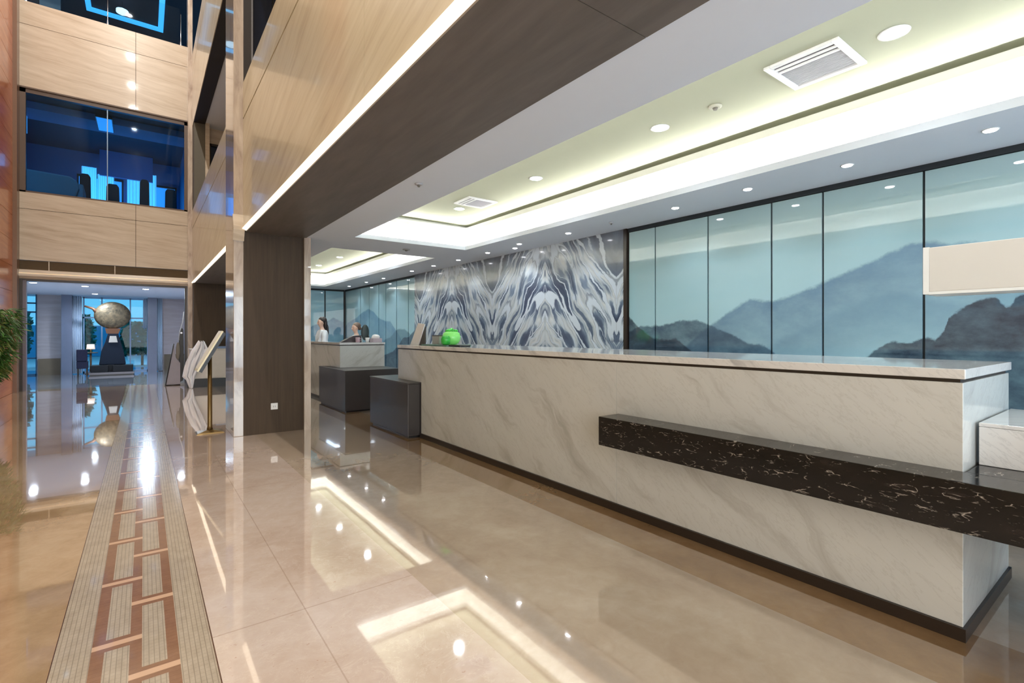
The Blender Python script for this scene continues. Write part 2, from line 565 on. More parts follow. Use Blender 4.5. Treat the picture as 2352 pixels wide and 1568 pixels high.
def tube(bm, pts, rs, seg=12, cap=True, mi=0):
    pts = [Vector(p) for p in pts]
    if isinstance(rs, (int, float)):
        rs = [rs] * len(pts)
    rings = []
    for i, p in enumerate(pts):
        a = pts[max(0, i - 1)]
        b = pts[min(len(pts) - 1, i + 1)]
        d = (b - a).normalized()
        up = Vector((0, 0, 1)) if abs(d.z) < 0.95 else Vector((1, 0, 0))
        u = d.cross(up).normalized()
        w = d.cross(u).normalized()
        rings.append([bm.verts.new(p + (u * math.cos(2 * PI * k / seg) + w * math.sin(2 * PI * k / seg)) * rs[i]) for k in range(seg)])
    for r0, r1 in zip(rings, rings[1:]):
        for k in range(seg):
            f = bm.faces.new((r0[k], r0[(k + 1) % seg], r1[(k + 1) % seg], r1[k]))
            f.smooth = True
            f.material_index = mi
    if cap:
        for r in (rings[0][::-1], rings[-1]):
            f = bm.faces.new(r)
            f.material_index = mi


def lathe(bm, cx, cy, prof, seg=32):
    """prof: (radius, z) from bottom to top"""
    rings = [[bm.verts.new((cx + r * math.cos(2 * PI * k / seg), cy + r * math.sin(2 * PI * k / seg), z)) for k in range(seg)] for r, z in prof]
    for r0, r1 in zip(rings, rings[1:]):
        for k in range(seg):
            f = bm.faces.new((r0[k], r0[(k + 1) % seg], r1[(k + 1) % seg], r1[k]))
            f.smooth = True
    bm.faces.new(rings[0][::-1])
    bm.faces.new(rings[-1])


def prism(bm, poly, axis, a, b):
    """poly: 2-D outline, extruded along axis between a and b"""
    def P(p, t):
        if axis == 'x': return (t, p[0], p[1])
        if axis == 'y': return (p[0], t, p[1])
        return (p[0], p[1], t)
    r0 = [bm.verts.new(P(p, a)) for p in poly]
    r1 = [bm.verts.new(P(p, b)) for p in poly]
    n = len(poly)
    for k in range(n):
        bm.faces.new((r0[k], r0[(k + 1) % n], r1[(k + 1) % n], r1[k]))
    bm.faces.new(r0[::-1])
    bm.faces.new(r1)


def ell(bm, cc, r, seg=20, rings=12, rot=None):
    m = Matrix.Translation(cc) @ (rot or Matrix()) @ Matrix.Diagonal((r[0], r[1], r[2], 1))
    g = bmesh.ops.create_uvsphere(bm, u_segments=seg, v_segments=rings, radius=1, matrix=m)
    for v in g['verts']:
        for f in v.link_faces:
            f.smooth = True


def obj(name, bm, mats, parent=None, bevel=0.0, loc=None):
    bmesh.ops.recalc_face_normals(bm, faces=bm.faces)
    me = bpy.data.meshes.new(name)
    bm.to_mesh(me)
    bm.free()
    for m in (mats if isinstance(mats, (list, tuple)) else [mats]):
        me.materials.append(m)
    o = bpy.data.objects.new(name, me)
    COL.objects.link(o)
    if parent is not None:
        o.parent = parent
        if parent.type == 'EMPTY' and loc is None:
            o.matrix_parent_inverse = Matrix.Translation(-parent.location)
    if loc is not None:
        o.location = loc
    if bevel:
        b = o.modifiers.new('bevel', 'BEVEL')
        b.width = bevel
        b.segments = 2
        b.limit_method = 'ANGLE'
    return o


def box(name, x0, x1, y0, y1, z0, z1, mat, parent=None, bevel=0.0):
    bm = bmesh.new()
    B(bm, x0, x1, y0, y1, z0, z1)
    return obj(name, bm, mat, parent, bevel)


def tag(o, label, cat, group=None):
    o['label'] = label
    o['category'] = cat
    if group:
        o['group'] = group
    return o


def thing(name, label, cat, loc=(0, 0, 0), group=None):
    o = bpy.data.objects.new(name, None)
    o.empty_display_size = 0.1
    o.location = loc
    COL.objects.link(o)
    return tag(o, label, cat, group)


def struct(o):
    o['kind'] = 'structure'
    return o


def dup(root, loc, label, group=None):
    r = root.copy()
    COL.objects.link(r)
    r.location = loc
    r['label'] = label
    if group:
        r['group'] = group
    for ch in list(root.children):
        k = ch.copy()
        COL.objects.link(k)
        k.parent = r
        for g in list(ch.children):
            d = g.copy()
            COL.objects.link(d)
            d.parent = k
    return r


# ================================================================ FLOOR
bm = bmesh.new()
XW, XE, YB = -2.49, 5.6, -4.0
fz = 0.0


def quad(bm, x0, x1, y0, y1, z, mi):
    f = bm.faces.new([bm.verts.new(p) for p in ((x0, y0, z), (x1, y0, z), (x1, y1, z), (x0, y1, z))])
    f.material_index = mi


quad(bm, XW - 0.2, -0.316, YB, 16.95, fz, 0)
quad(bm, -0.316, 0.255, YB, 16.95, fz, 1)
quad(bm, 0.255, 1.25, YB, 16.95, fz, 2)
quad(bm, 1.25, 2.56, YB, 16.95, fz, 3)
quad(bm, 2.56, 3.1, YB, 16.95, fz, 4)
quad(bm, 3.1, XE, YB, 16.95, fz, 3)
quad(bm, -5.5, 5.6, 16.95, 26.0, fz, 5)
struct(obj('floor', bm, [M['floor_left'], M['mosaic'], M['floor_pink'], M['floor_tan'], M['floor_border'], M['floor_lobby']]))

# ================================================================ ATRIUM SHELL
# left wall
bm = bmesh.new()
for k in range(22):                               # courses of stone: beige, with an orange pier at the far end
    B(bm, XW - 0.20, XW, YB, 14.30, 0.60 * k + 0.004, 0.60 * (k + 1) - 0.004, 2)
    B(bm, XW - 0.20, XW, 14.31, 16.70, 0.60 * k + 0.004, 0.60 * (k + 1) - 0.004)
B(bm, XW - 0.26, XW - 0.012, YB, 16.70, 0, 13.2, 1)
struct(obj('wall_left', bm, [M['orange_stone'], M['groove'], M['stone_y']]))
# brown corner post between the orange wall and the far wall
struct(box('trim_1', XW, XW + 0.075, 16.45, 16.75, 0, 13.0, plain('brown_stone', c(120, 92, 74), 0.3)))
# back wall behind the camera and roof slab
struct(box('wall_back', XW - 0.3, XE, YB - 0.2, YB, 0, 13.2, M['stone_x']))
struct(box('ceiling_roof', XW - 0.3, XE, YB - 0.2, 17.0, 13.0, 13.2, M['white_paint']))

# far wall of the atrium (Y = 16.75)
YF = 16.75
XL, XR = XW + 0.03, 0.99
bm = bmesh.new()


def panel_row(z0, z1, xs):
    g = 0.005
    for a, b in zip(xs, xs[1:]):
        B(bm, a + g, b - g, YF, YF + 0.16, z0 + g, z1 - g)


panel_row(3.19, 4.44, [XL, -0.17, 1.10])
panel_row(4.44, 4.85, [XL, -0.17, 1.10])
panel_row(7.40, 8.93, [XL, -0.17, 1.10])
panel_row(8.93, 9.50, [XL, -0.17, 1.10])
panel_row(12.0, 13.0, [XL, -0.17, 1.10])
B(bm, XL, 1.10, YF + 0.012, YF + 0.2, 3.20, 4.84, 1)
B(bm, XL, 1.10, YF + 0.012, YF + 0.2, 7.41, 9.49, 1)
B(bm, 0.99, 1.12, YF, YF + 0.2, 4.85, 7.40)
B(bm, 0.99, 1.12, YF, YF + 0.2, 9.50, 12.0)
B(bm, XL, -2.42, YF, YF + 0.2, 4.85, 7.40)
struct(obj('wall_far', bm, [M['stone_x'], M['groove']]))
# air slot and golden lit moulding above the opening
bm = bmesh.new()
B(bm, XL, XR + 0.06, YF + 0.05, YF + 0.12, 2.96, 3.19)
for k in range(9):
    B(bm, XL, XR + 0.06, YF + 0.03, YF + 0.05, 2.975 + k * 0.024, 2.985 + k * 0.024)
for px in (-1.9, -0.62):
    B(bm, px, px + 0.02, YF + 0.01, YF + 0.05, 2.96, 3.19, 1)
tag(obj('air_grille', bm, [plain('bronze_grille', c(104, 84, 58), 0.5, 0.4), M['stone_x']]), 'long bronze slot air grille above the wide lobby opening in the far wall', 'grille')
bm = bmesh.new()
prism(bm, [(YF - 0.10, 2.80), (YF - 0.10, 2.84), (YF - 0.03, 2.96), (YF + 0.15, 2.96), (YF + 0.15, 2.74), (YF - 0.02, 2.74), (YF - 0.05, 2.80)], 'x', XL, XR + 0.06)
struct(obj('trim_2', bm, M['stone_x']))
struct(box('trim_3', XL, XR + 0.03, YF - 0.085, YF - 0.06, 2.842, 2.872, M['led_warm2']))
# opening jambs and dark frame
bm = bmesh.new()
B(bm, XL - 0.02, -2.36, YF - 0.02, YF + 0.15, 0, 2.74, 0)
B(bm, -2.36, -2.30, YF + 0.0, YF + 0.15, 0, 2.70, 1)
B(bm, 0.93, 1.04, YF + 0.0, YF + 0.15, 0, 2.74, 0)
B(bm, XL, 1.04, YF + 0.01, YF + 0.15, 2.69, 2.74, 0)
struct(obj('trim_4', bm, [M['dark'], plain('jamb_grey', c(110, 104, 112), 0.4)]))

# ---- pilasters at the balcony side
bm = bmesh.new()
B(bm, 0.977, 1.098, 7.646, 8.45, 0, 13.0)
struct(obj('pillar_1', bm, M['pilaster'], bevel=0.006))
bm = bmesh.new()
B(bm, 0.985, 1.095, 16.45, 16.74, 0, 13.0)
struct(obj('pillar_2', bm, M['pilaster'], bevel=0.004))
# dark wood clad column body with marble edge
bm = bmesh.new()
B(bm, 1.098, 1.876, 7.646, 8.40, 0, 2.80, 0)
B(bm, 1.876, 1.967, 7.60, 8.45, 0, 2.80, 1)
struct(obj('column_1', bm, [M['dark_wood'], M['pilaster']]))
bm = bmesh.new()
B(bm, 1.096, 1.90, 16.15, 16.7, 0, 2.80, 0)
B(bm, 1.90, 2.0, 16.1, 16.7, 0, 2.80, 1)
struct(obj('column_2', bm, [M['dark_wood'], M['pilaster']]))
# horizontal mitre block where the fascia mouldings meet the pilaster
bm = bmesh.new()
prism(bm, [(7.56, 2.80), (7.56, 2.85), (7.64, 3.02), (7.66, 3.02), (7.66, 2.66), (7.62, 2.66)], 'x', 0.965, 1.10)
struct(obj('trim_5', bm, M['stone_x']))

# ---- balcony fascias: two storeys x two bays
XF = 1.09
for zb, zg, zt in ((2.83, 4.33, 4.82), (7.18, 8.68, 9.16), (11.5, 12.4, 13.0)):
    bm = bmesh.new()
    for ya, yb in ((YB, 7.644), (8.452, 16.45)):
        cuts = [ya] + [q for q in (-1.2, 3.0, 12.4) if ya < q < yb] + [yb]
        for a, b in zip(cuts, cuts[1:]):
            B(bm, XF, XF + 0.16, a + 0.002, b - 0.002, zb, zg - 0.012)
            B(bm, XF, XF + 0.16, a + 0.002, b - 0.002, zg + 0.012, zt)
        B(bm, XF + 0.02, XF + 0.15, ya, yb, zb + 0.01, zt - 0.01, 1)
    struct(obj('wall_balcony', bm, [M['stone_y'], M['groove']]))
    # lit recess lip below the fascia
    bm = bmesh.new()
    for ya, yb in ((YB, 7.60), (8.452, 16.44)):
        if zb < 3:
            prism(bm, [(XF - 0.020, zb - 0.014), (XF + 0.034, zb - 0.026), (XF + 0.034, zb - 0.002), (XF - 0.020, zb - 0.002)], 'y', ya, yb)
    if zb < 3:
        tag(obj('light_strip', bm, M['led_warm']), 'long warm white light strip along the bottom edge of the balcony fascia', 'light strip')
    else:
        bm.free()
# underside (dark soffit) of each storey
bm = bmesh.new()
for ya, yb in ((YB, 1.5), (1.504, 7.644), (7.65, 16.7)):
    B(bm, XF + 0.035, 1.90, ya, yb, 2.792, 2.86)
struct(obj('ceiling_soffit', bm, M['soffit']))
bm = bmesh.new()
B(bm, XF + 0.01, 1.36, YB, 16.7, 7.15, 7.18)
struct(obj('ceiling_soffit_upper', bm, plain('dark_paint', c(34, 28, 26), 0.7)))
bm = bmesh.new()
B(bm, 1.36, 4.0, YB, 16.7, 7.18, 7.25)
struct(obj('ceiling_corridor', bm, M['white_paint']))
bm = bmesh.new()
B(bm, XF + 0.16, 4.0, YB, 16.7, 4.15, 4.25)
struct(obj('floor_corridor', bm, M['floor_tan']))
bm = bmesh.new()
B(bm, 4.0, 4.1, YB, 16.7, 4.2, 12.9)
struct(obj('wall_corridor', bm, M['stone_y']))
# second storey: dark stub columns, trims, end wall with its window
bm = bmesh.new()
B(bm, 1.10, 1.36, 16.0, 16.7, 4.25, 7.18, 0)
B(bm, 1.36, 1.46, 15.95, 16.7, 4.25, 7.18, 1)
B(bm, 1.46, 4.0, 16.3, 16.7, 4.25, 4.9, 1)
B(bm, 1.46, 4.0, 16.3, 16.7, 6.75, 7.18, 1)
B(bm, 3.4, 4.0, 16.3, 16.7, 4.9, 6.75, 1)
struct(obj('wall_corridor_end', bm, [plain('olive_panel', c(92, 86, 74), 0.6), M['stone_x']]))
w = struct(thing('window_2', '', ''))
del w['label'], w['category']
bm = bmesh.new()
B(bm, 1.46, 1.52, 16.28, 16.40, 4.9, 6.75)
B(bm, 1.46, 3.4, 16.28, 16.40, 6.69, 6.75)
B(bm, 1.46, 3.4, 16.28, 16.40, 4.9, 4.95)
obj('window_frame', bm, M['dark'], w)
box('pane', 1.52, 3.4, 16.36, 16.38, 4.95, 6.69, plain('night_blue', c(30, 44, 66), 0.1), w)
# near bay: dark window wall of the corridor
bm = bmesh.new()
B(bm, 1.098, 1.195, 7.66, 8.4, 4.82, 7.18, 0)
B(bm, 1.195, 1.215, 7.66, 8.4, 4.82, 7.18, 1)
struct(obj('trim_6', bm, [plain('dark_olive', c(46, 40, 36), 0.4), M['chrome']]))
w = struct(thing('window_3', '', ''))
del w['label'], w['category']
box('pane', 1.215, 4.0, 7.9, 7.92, 4.25, 7.18, plain('navy_glass', c(26, 32, 48), 0.08), w)
bm = bmesh.new()
for px in (1.215, 1.50, 2.3, 3.1):
    B(bm, px, px + 0.03, 7.88, 7.94, 4.25, 7.18)
obj('window_frame', bm, M['black'], w)

# ================================================================ SECOND FLOOR LOUNGE behind window_1
w = struct(thing('window_1', '', ''))
del w['label'], w['category']
bm = bmesh.new()
B(bm, -2.42, -2.31, YF + 0.02, YF + 0.14, 4.85, 7.40)
B(bm, 0.92, 0.99, YF + 0.02, YF + 0.14, 4.85, 7.40)
B(bm, -2.42, 0.99, YF + 0.02, YF + 0.14, 7.28, 7.40)
B(bm, -2.42, 0.99, YF + 0.02, YF + 0.14, 4.85, 4.89)
B(bm, -2.45, 0.99, YF - 0.015, YF + 0.03, 7.375, 7.41)
obj('window_frame', bm, plain('bronze_frame', c(92, 74, 62), 0.4), w)
box('mullion', -0.775, -0.755, YF + 0.05, YF + 0.10, 4.89, 7.28, plain('steel_mullion', c(120, 140, 160), 0.3, 0.5), w)
box('pane', -2.31, 0.92, YF + 0.07, YF + 0.08, 4.89, 7.28, M['glass_blue'], w)
bm = bmesh.new()
navy = plain('navy_wall', c(84, 104, 140), 0.7)
B(bm, -3.6, 1.6, 21.6, 21.8, 4.6, 7.6)
B(bm, -3.6, -3.4, 16.95, 21.6, 4.6, 7.6)
B(bm, 1.05, 1.6, 16.95, 21.6, 4.6, 7.6)
struct(obj('wall_lounge', bm, navy))
struct(box('floor_lounge', -3.6, 1.6, 16.95, 21.6, 4.62, 4.74, plain('lounge_carpet', c(60, 60, 70), 0.9)))
bm = bmesh.new()
B(bm, -3.6, 1.6, 16.95, 21.6, 7.40, 7.55)
B(bm, -3.6, 1.6, 17.7, 18.6, 7.22, 7.40, 1)
struct(obj('ceiling_lounge', bm, [plain('dark_ceiling', c(40, 44, 60), 0.8), plain('blue_grey_beam', c(110, 116, 146), 0.8)]))
# blue daylight panes at the back of the lounge, with pale curtains
for k, (a, b, lab) in enumerate(((-1.75, -0.55, 'tall glowing blue window at the back of the upper lounge, behind the dark chair'),
                                 (-0.35, 0.95, 'tall glowing blue window at the back of the upper lounge, nearest the atrium corner'))):
    t = thing('lounge_window', lab, 'window', ((a + b) / 2, 21.5, 4.74))
    t['kind'] = 'structure'
    box('pane', a, b, 21.50, 21.52, 4.95, 6.55, glow('blue_daylight_pane', (0.08, 0.42, 0.85), 0.9), t)
    bm = bmesh.new()
    for q in (a, (a + b) / 2 - 0.02, b - 0.05):
        B(bm, q, q + 0.05, 21.45, 21.50, 4.9, 6.6)
    B(bm, a, b, 21.45, 21.50, 6.55, 6.62)
    obj('window_frame', bm, M['black'], t)


def curtain(name, x0, x1, y, z0, z1, mat, label, amp=0.035, n=9):
    bm = bmesh.new()
    seg = n * 8
    rows = []
    for i in range(seg + 1):
        s = i / seg
        yy = y + amp * math.sin(s * n * 2 * PI)
        rows.append([bm.verts.new((x0 + (x1 - x0) * s, yy + 0.012 * math.sin(3 * z + i), z)) for z in (z0, (z0 + z1) / 2, z1)])
    for a, b in zip(rows, rows[1:]):
        for k in range(2):
            f = bm.faces.new((a[k], b[k], b[k + 1], a[k + 1]))
            f.smooth = True
    o = obj(name, bm, mat)
    m = o.modifiers.new('thick', 'SOLIDIFY')
    m.thickness = 0.006
    return tag(o, label, 'curtain')


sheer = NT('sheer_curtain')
sheer.out(c(150, 214, 240), 0.8, emit=(0.30, 0.74, 1.0), estr=0.95)  # emission puts the glow of daylight from behind into the cloth
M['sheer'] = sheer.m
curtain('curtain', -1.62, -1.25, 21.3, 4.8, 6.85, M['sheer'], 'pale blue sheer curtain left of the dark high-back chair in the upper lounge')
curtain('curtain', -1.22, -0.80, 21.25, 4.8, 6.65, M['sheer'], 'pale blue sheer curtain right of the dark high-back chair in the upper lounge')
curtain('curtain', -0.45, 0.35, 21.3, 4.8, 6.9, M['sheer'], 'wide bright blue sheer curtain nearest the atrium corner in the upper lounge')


def lounge_chair(x, y, ztop, wd, label, mat, group=None):
    t = thing('high_back_chair', label, 'chair', (x, y, 4.74), group)
    bm = bmesh.new()
    z0 = 5.14
    prism(bm, [(x - wd / 2, z0), (x + wd / 2, z0), (x + wd / 2 - 0.01, ztop - 0.08), (x + wd / 2 - 0.06, ztop), (x - wd / 2 + 0.06, ztop), (x - wd / 2 + 0.01, ztop - 0.08)], 'y', y - 0.05, y + 0.05)
    obj('backrest', bm, mat, t, bevel=0.02)
    box('seat', x - wd / 2, x + wd / 2, y + 0.02, y + 0.5, 5.06, 5.16, mat, t, bevel=0.02)
    for sx in (-1, 1):
        for yy in (y, y + 0.46):
            bm = bmesh.new()
            tube(bm, [(x + sx * (wd / 2 - 0.04), yy, 4.74), (x + sx * (wd / 2 - 0.04), yy, 5.08)], [0.015, 0.022], 8)
            obj('leg', bm, M['black'], t)


drk = plain('dark_upholstery', c(30, 32, 44), 0.8)
lounge_chair(-1.36, 18.9, 6.02, 0.26, 'dark high-back chair seen end on in front of the left blue curtains upstairs', drk)
lounge_chair(-0.70, 18.0, 5.62, 0.30, 'low dark chair back between the two blue curtained windows upstairs', drk)
lounge_chair(0.02, 18.4, 5.98, 0.24, 'dark high-back chair against the bright blue curtain near the atrium corner', drk)
lounge_chair(0.66, 18.2, 5.75, 0.30, 'dark chair in shadow beside the right-hand frame of the lounge window', drk)
# sofa with a rounded arm
t = thing('sofa', 'grey upholstered sofa back with rounded arm behind the second-floor window', 'sofa', (-2.0, 18.0, 4.74))
gu = plain('grey_upholstery', c(120, 118, 126), 0.85)
bm = bmesh.new()
prism(bm, [(-3.1, 5.0), (-1.45, 5.0), (-1.38, 5.25), (-1.42, 5.45), (-1.55, 5.55), (-3.1, 5.62)], 'y', 17.45, 17.65)
obj('backrest', bm, gu, t, bevel=0.04)
box('seat', -3.1, -1.45, 17.65, 18.35, 4.86, 5.14, gu, t, bevel=0.04)
bm = bmesh.new()
prism(bm, [(17.5, 4.86), (18.35, 4.86), (18.35, 5.28), (18.2, 5.36), (17.6, 5.42)], 'x', -1.45, -1.30)
obj('armrest', bm, gu, t, bevel=0.04)
for sx in (-3.0, -1.4):
    for yy in (17.6, 18.25):
        bm = bmesh.new()
        tube(bm, [(sx, yy, 4.74), (sx, yy, 4.88)], 0.025, 8)
        obj('leg', bm, M['black'], t)
# partition in the lounge
tag(box('folding_screen', -1.15, 0.25, 20.9, 21.0, 6.55, 7.38, plain('blue_screen', c(40, 110, 160), 0.4)), 'deep blue valance board hanging above the lounge curtains', 'board')
for k, (x, y) in enumerate(((-1.60, 17.12), (-0.27, 17.08))):
    t = thing('recessed_downlight', 'round white downlight just behind the top of the lounge window, ' + ('above the sofa' if k == 0 else 'right of the mullion'), 'downlight', (x, y, 7.4), 'downlights of the upper lounge')
    bm = bmesh.new()
    lathe(bm, 0, 0, [(0.05, -0.014), (0.05, -0.002)], 20)
    obj('lens', bm, M['lamp_small'], t, loc=(0, 0, 0))
    bm = bmesh.new()
    lathe(bm, 0, 0, [(0.062, -0.010), (0.066, 0.0)], 20)
    obj('trim_ring', bm, M['white'], t, loc=(0, 0, 0))
t = thing('blue_ceiling_light', 'square blue glowing ceiling light behind the lounge window mullion', 'ceiling light', (-0.86, 17.65, 7.22))
box('housing', -1.04, -0.68, 17.25, 18.35, 7.19, 7.25, M['black'], t)
box('diffuser', -1.02, -0.70, 17.27, 18.33, 7.18, 7.19, glow('blue_light', (0.10, 0.45, 0.9), 0.9), t)
tag(box('wall_light_panel', -2.9, -2.5, 18.3, 18.4, 6.75, 7.2, glow('pale_blue_light', (0.25, 0.55, 0.9), 0.6)), 'small pale blue lit panel at the upper left corner inside the lounge window', 'light panel')

# ================================================================ THIRD FLOOR opening
bm = bmesh.new()
B(bm, -3.6, 2.0, 23.0, 23.2, 9.4, 12.2)
struct(obj('wall_upper_lounge', bm, plain('dark_blue_wall', c(34, 34, 52), 0.7)))
struct(box('ceiling_upper_lounge', -3.6, 2.0, 16.95, 23.0, 12.02, 12.2, plain('dark_ceiling2', c(30, 34, 54), 0.8)))
struct(box('floor_upper_lounge', -3.6, 2.0, 16.95, 23.0, 9.3, 9.45, plain('lounge_carpet', c(60, 60, 70), 0.9)))
t = thing('cove_light_frame', 'rectangular blue light cove on the dark third-floor ceiling', 'ceiling light', (-0.4, 20.0, 12.0))
bl = glow('blue_cove', (0.07, 0.50, 0.95), 0.95)
box('front_run', -1.50, 0.55, 18.6, 18.68, 11.97, 12.01, bl, t)
box('rear_run', -1.50, 0.55, 21.10, 21.34, 11.97, 12.01, bl, t)
box('side_run', -1.50, -1.36, 18.68, 21.10, 11.97, 12.01, bl, t)
box('side_run', 0.40, 0.55, 18.68, 21.10, 11.97, 12.01, bl, t)
t = thing('pendant_lamp', 'white pendant lamp inside the third-floor blue light cove', 'lamp', (-0.55, 20.2, 12.0))
bm = bmesh.new()
lathe(bm, -0.55, 20.2, [(0.05, 11.60), (0.16, 11.66), (0.16, 11.74), (0.05, 11.80)], 24)
obj('shade', bm, glow('cool_white_lamp', (0.8, 0.88, 1.0), 1.4), t)
bm = bmesh.new()
tube(bm, [(-0.55, 20.2, 11.78), (-0.55, 20.2, 12.02)], 0.008, 8)
obj('stem', bm, M['black'], t)
tag(box('partition_screen', -2.4, -1.95, 19.5, 19.56, 9.45, 11.9, plain('blue_grey_screen', c(90, 104, 122), 0.6)), 'blue-grey panel standing behind the third-floor glass at its left end', 'panel')
t = thing('glass_balustrade', 'clear glass balustrade on short steel posts along the third-floor edge', 'balustrade', (-0.7, YF + 0.1, 9.5))
for px in (-2.31, -0.76, 0.84):
    bm = bmesh.new()
    tube(bm, [(px, YF + 0.08, 9.50), (px, YF + 0.08, 9.52), (px, YF + 0.08, 9.66), (px, YF + 0.08, 10.40)], [0.035, 0.03, 0.012, 0.012], 10)
    obj('post', bm, M['chrome'], t)
for a, b in ((-2.28, -0.79), (-0.73, 0.81)):
    box('glass_panel', a, b, YF + 0.075, YF + 0.085, 9.53, 10.55, M['glass_clear'], t)

# ================================================================ GROUND-FLOOR LOBBY BEYOND THE OPENING
bm = bmesh.new()
B(bm, -4.2, 3.2, 16.95, 24.2, 2.72, 2.85)
struct(obj('ceiling_lobby', bm, M['white_paint']))
lw = stone_mat('pinkish_wall_stone', 'X', (188, 176, 178), (172, 160, 162), (200, 192, 196), 0.3)
bm = bmesh.new()
B(bm, -2.9, -2.25, 23.0, 23.2, 0, 2.72)       # left pinkish stone wall
B(bm, 0.44, 2.2, 23.0, 23.2, 0, 2.72)         # right stone wall
B(bm, 2.2, 2.4, 16.95, 23.2, 0, 2.72)
B(bm, -4.2, -4.0, 16.95, 24.2, 0, 2.72)
struct(obj('wall_lobby', bm, lw))
struct(box('trim_7', -2.86, -2.30, 22.95, 22.999, 0.0, 0.55, plain('dado_stone', c(122, 108, 88), 0.6)))
struct(box('trim_8', 0.62, 1.6, 22.95, 22.999, 0.0, 0.62, plain('dado_stone', c(122, 108, 88), 0.6)))
bm = bmesh.new()
B(bm, -2.24, -1.97, 22.6, 22.9, 0, 2.72)
struct(obj('column_3', bm, plain('blue_grey_column', c(112, 122, 146), 0.3)))
bm = bmesh.new()
B(bm, 0.12, 0.40, 22.6, 22.9, 0, 2.72)
struct(obj('column_4', bm, plain('blue_grey_column', c(112, 122, 146), 0.3)))
cur = plain('pale_curtain', c(206, 222, 240), 0.85)
curtain('curtain', -1.97, -1.72, 22.75, 0.02, 2.70, cur, 'floor-length pale blue curtain beside the left lobby column', 0.03, 5)
curtain('curtain', 0.40, 0.56, 22.7, 0.02, 2.70, cur, 'narrow pale curtain beside the right lobby column', 0.03, 4)
curtain('curtain', -0.02, 0.13, 22.9, 1.6, 2.70, cur, 'short gathered white curtain hanging at the top right of the lobby glass', 0.025, 4)
# glazed front
w = struct(thing('window_4', '', ''))
del w['label'], w['category']
bm = bmesh.new()
for px in (-1.74, -1.24, -0.42, 0.10):
    B(bm, px, px + 0.04, 23.35, 23.42, 0, 2.72)
for pz in (0.0, 1.95, 2.66):
    B(bm, -1.74, 0.14, 23.35, 23.42, pz, pz + 0.05)
obj('window_frame', bm, plain('pale_frame', c(170, 196, 226), 0.4), w)
box('pane', -1.74, 0.14, 23.38, 23.39, 0, 2.72, M['glass_clear'], w)
w = struct(thing('window_5', '', ''))
del w['label'], w['category']
bm = bmesh.new()
for px in (-4.0, -3.16, -2.92):
    B(bm, px, px + 0.03, 22.95, 23.02, 0, 2.72)
for pz in (0.0, 0.55, 2.1, 2.4):
    B(bm, -4.0, -2.90, 22.95, 23.02, pz, pz + 0.05)
obj('window_frame', bm, plain('blue_frame', c(30, 84, 120), 0.4), w)
box('pane', -4.0, -2.9, 22.98, 22.99, 0, 2.72, M['glass_clear'], w)
# outdoors: pavement, clipped shrubs, a pale building
struct(box('pavement', -9, 8, 26.0, 44.0, -0.08, -0.01, plain('paving', c(128, 150, 160), 0.8)))
struct(box('wall_exterior', -9, 8, 40.0, 40.4, 0, 1.9, plain('blue_wall', c(70, 150, 190), 0.8)))


def shrub(x, y, r, h, label, seed):
    t = thing('clipped_shrub', label, 'shrub', (x, y, 0), 'shrubs outside the lobby glass')
    random.seed(seed)
    bm = bmesh.new()
    for k in range(1100):
        a = random.uniform(0, 2 * PI)
        zz = random.uniform(0.25, 1.0)
        rr = r * math.sqrt(max(0.0, 1 - (2 * zz - 1.2) ** 2 * 0.6)) * random.uniform(0.7, 1)
        p = Vector((x + rr * math.cos(a), y + rr * math.sin(a), h * zz))
        d = Vector((random.uniform(-1, 1), random.uniform(-1, 1), random.uniform(-.3, 1))).normalized()
        u = d.orthogonal().normalized() * 0.075
        bm.faces.new([bm.verts.new(q) for q in (p - u, p + d * 0.11, p + u, p - d * 0.11)])
    obj('foliage', bm, plain('teal_leaves', c(8, 92, 80), 1.0, var=0.5), t)
    bm = bmesh.new()
    tube(bm, [(x, y, 0), (x, y, h * 0.6)], 0.05, 8)
    obj('trunk', bm, M['dark'], t)


shrub(-0.05, 27.5, 0.8, 1.9, 'teal green shrub outside the lobby glass right of the round sculpture', 1)
shrub(-2.6, 28.5, 0.9, 2.2, 'teal green shrub outside the lobby glass left of the round sculpture', 2)
shrub(-4.3, 27.0, 0.8, 2.4, 'teal green shrub outside the narrow glass at the far left of the lobby', 3)


# lobby lights
def downlight(x, y, z, r, mat, label, group, ring=None, power=0.0, color=COOL, angle=130):
    t = thing('recessed_downlight', label, 'downlight', (x, y, z), group)
    bm = bmesh.new()
    lathe(bm, 0, 0, [(r * 1.02, -0.003), (r * 1.30, -0.006), (r * 1.34, -0.001)], 28)
    obj('trim_ring', bm, M['white'], t, loc=(0, 0, 0))
    bm = bmesh.new()
    lathe(bm, 0, 0, [(r * 0.98, -0.009), (r, -0.004)], 28)
    obj('lens', bm, mat, t, loc=(0, 0, 0))
    if power:
        d = bpy.data.lights.new('downlight_beam', 'SPOT')
        d.energy = power
        d.color = color
        d.spot_size = math.radians(angle)
        d.spot_blend = 0.8
        d.shadow_soft_size = r
        o = bpy.data.objects.new('downlight_beam', d)
        COL.objects.link(o)
        o.parent = t
        o.location = (0, 0, -0.03)
    return t


G = 'downlights in the lobby beyond the far opening'
LB = glow('lobby_light', (0.9, 0.96, 1.0), 30)
for x, y, l in ((-1.31, 18.2, 'white lobby downlight just inside the opening, left of the round sculpture'),
                (-1.30, 21.5, 'white lobby downlight deeper in, above the pale curtain'),
                (0.05, 18.3, 'white lobby downlight right of the round sculpture top'),
                (-2.30, 17.7, 'white lobby downlight at the upper left corner of the opening'),
                (0.86, 17.0, 'white lobby downlight at the upper right corner of the opening')):
    downlight(x, y, 2.72, 0.07, LB, l, G, power=150, color=(0.72, 0.85, 1.0), angle=170)

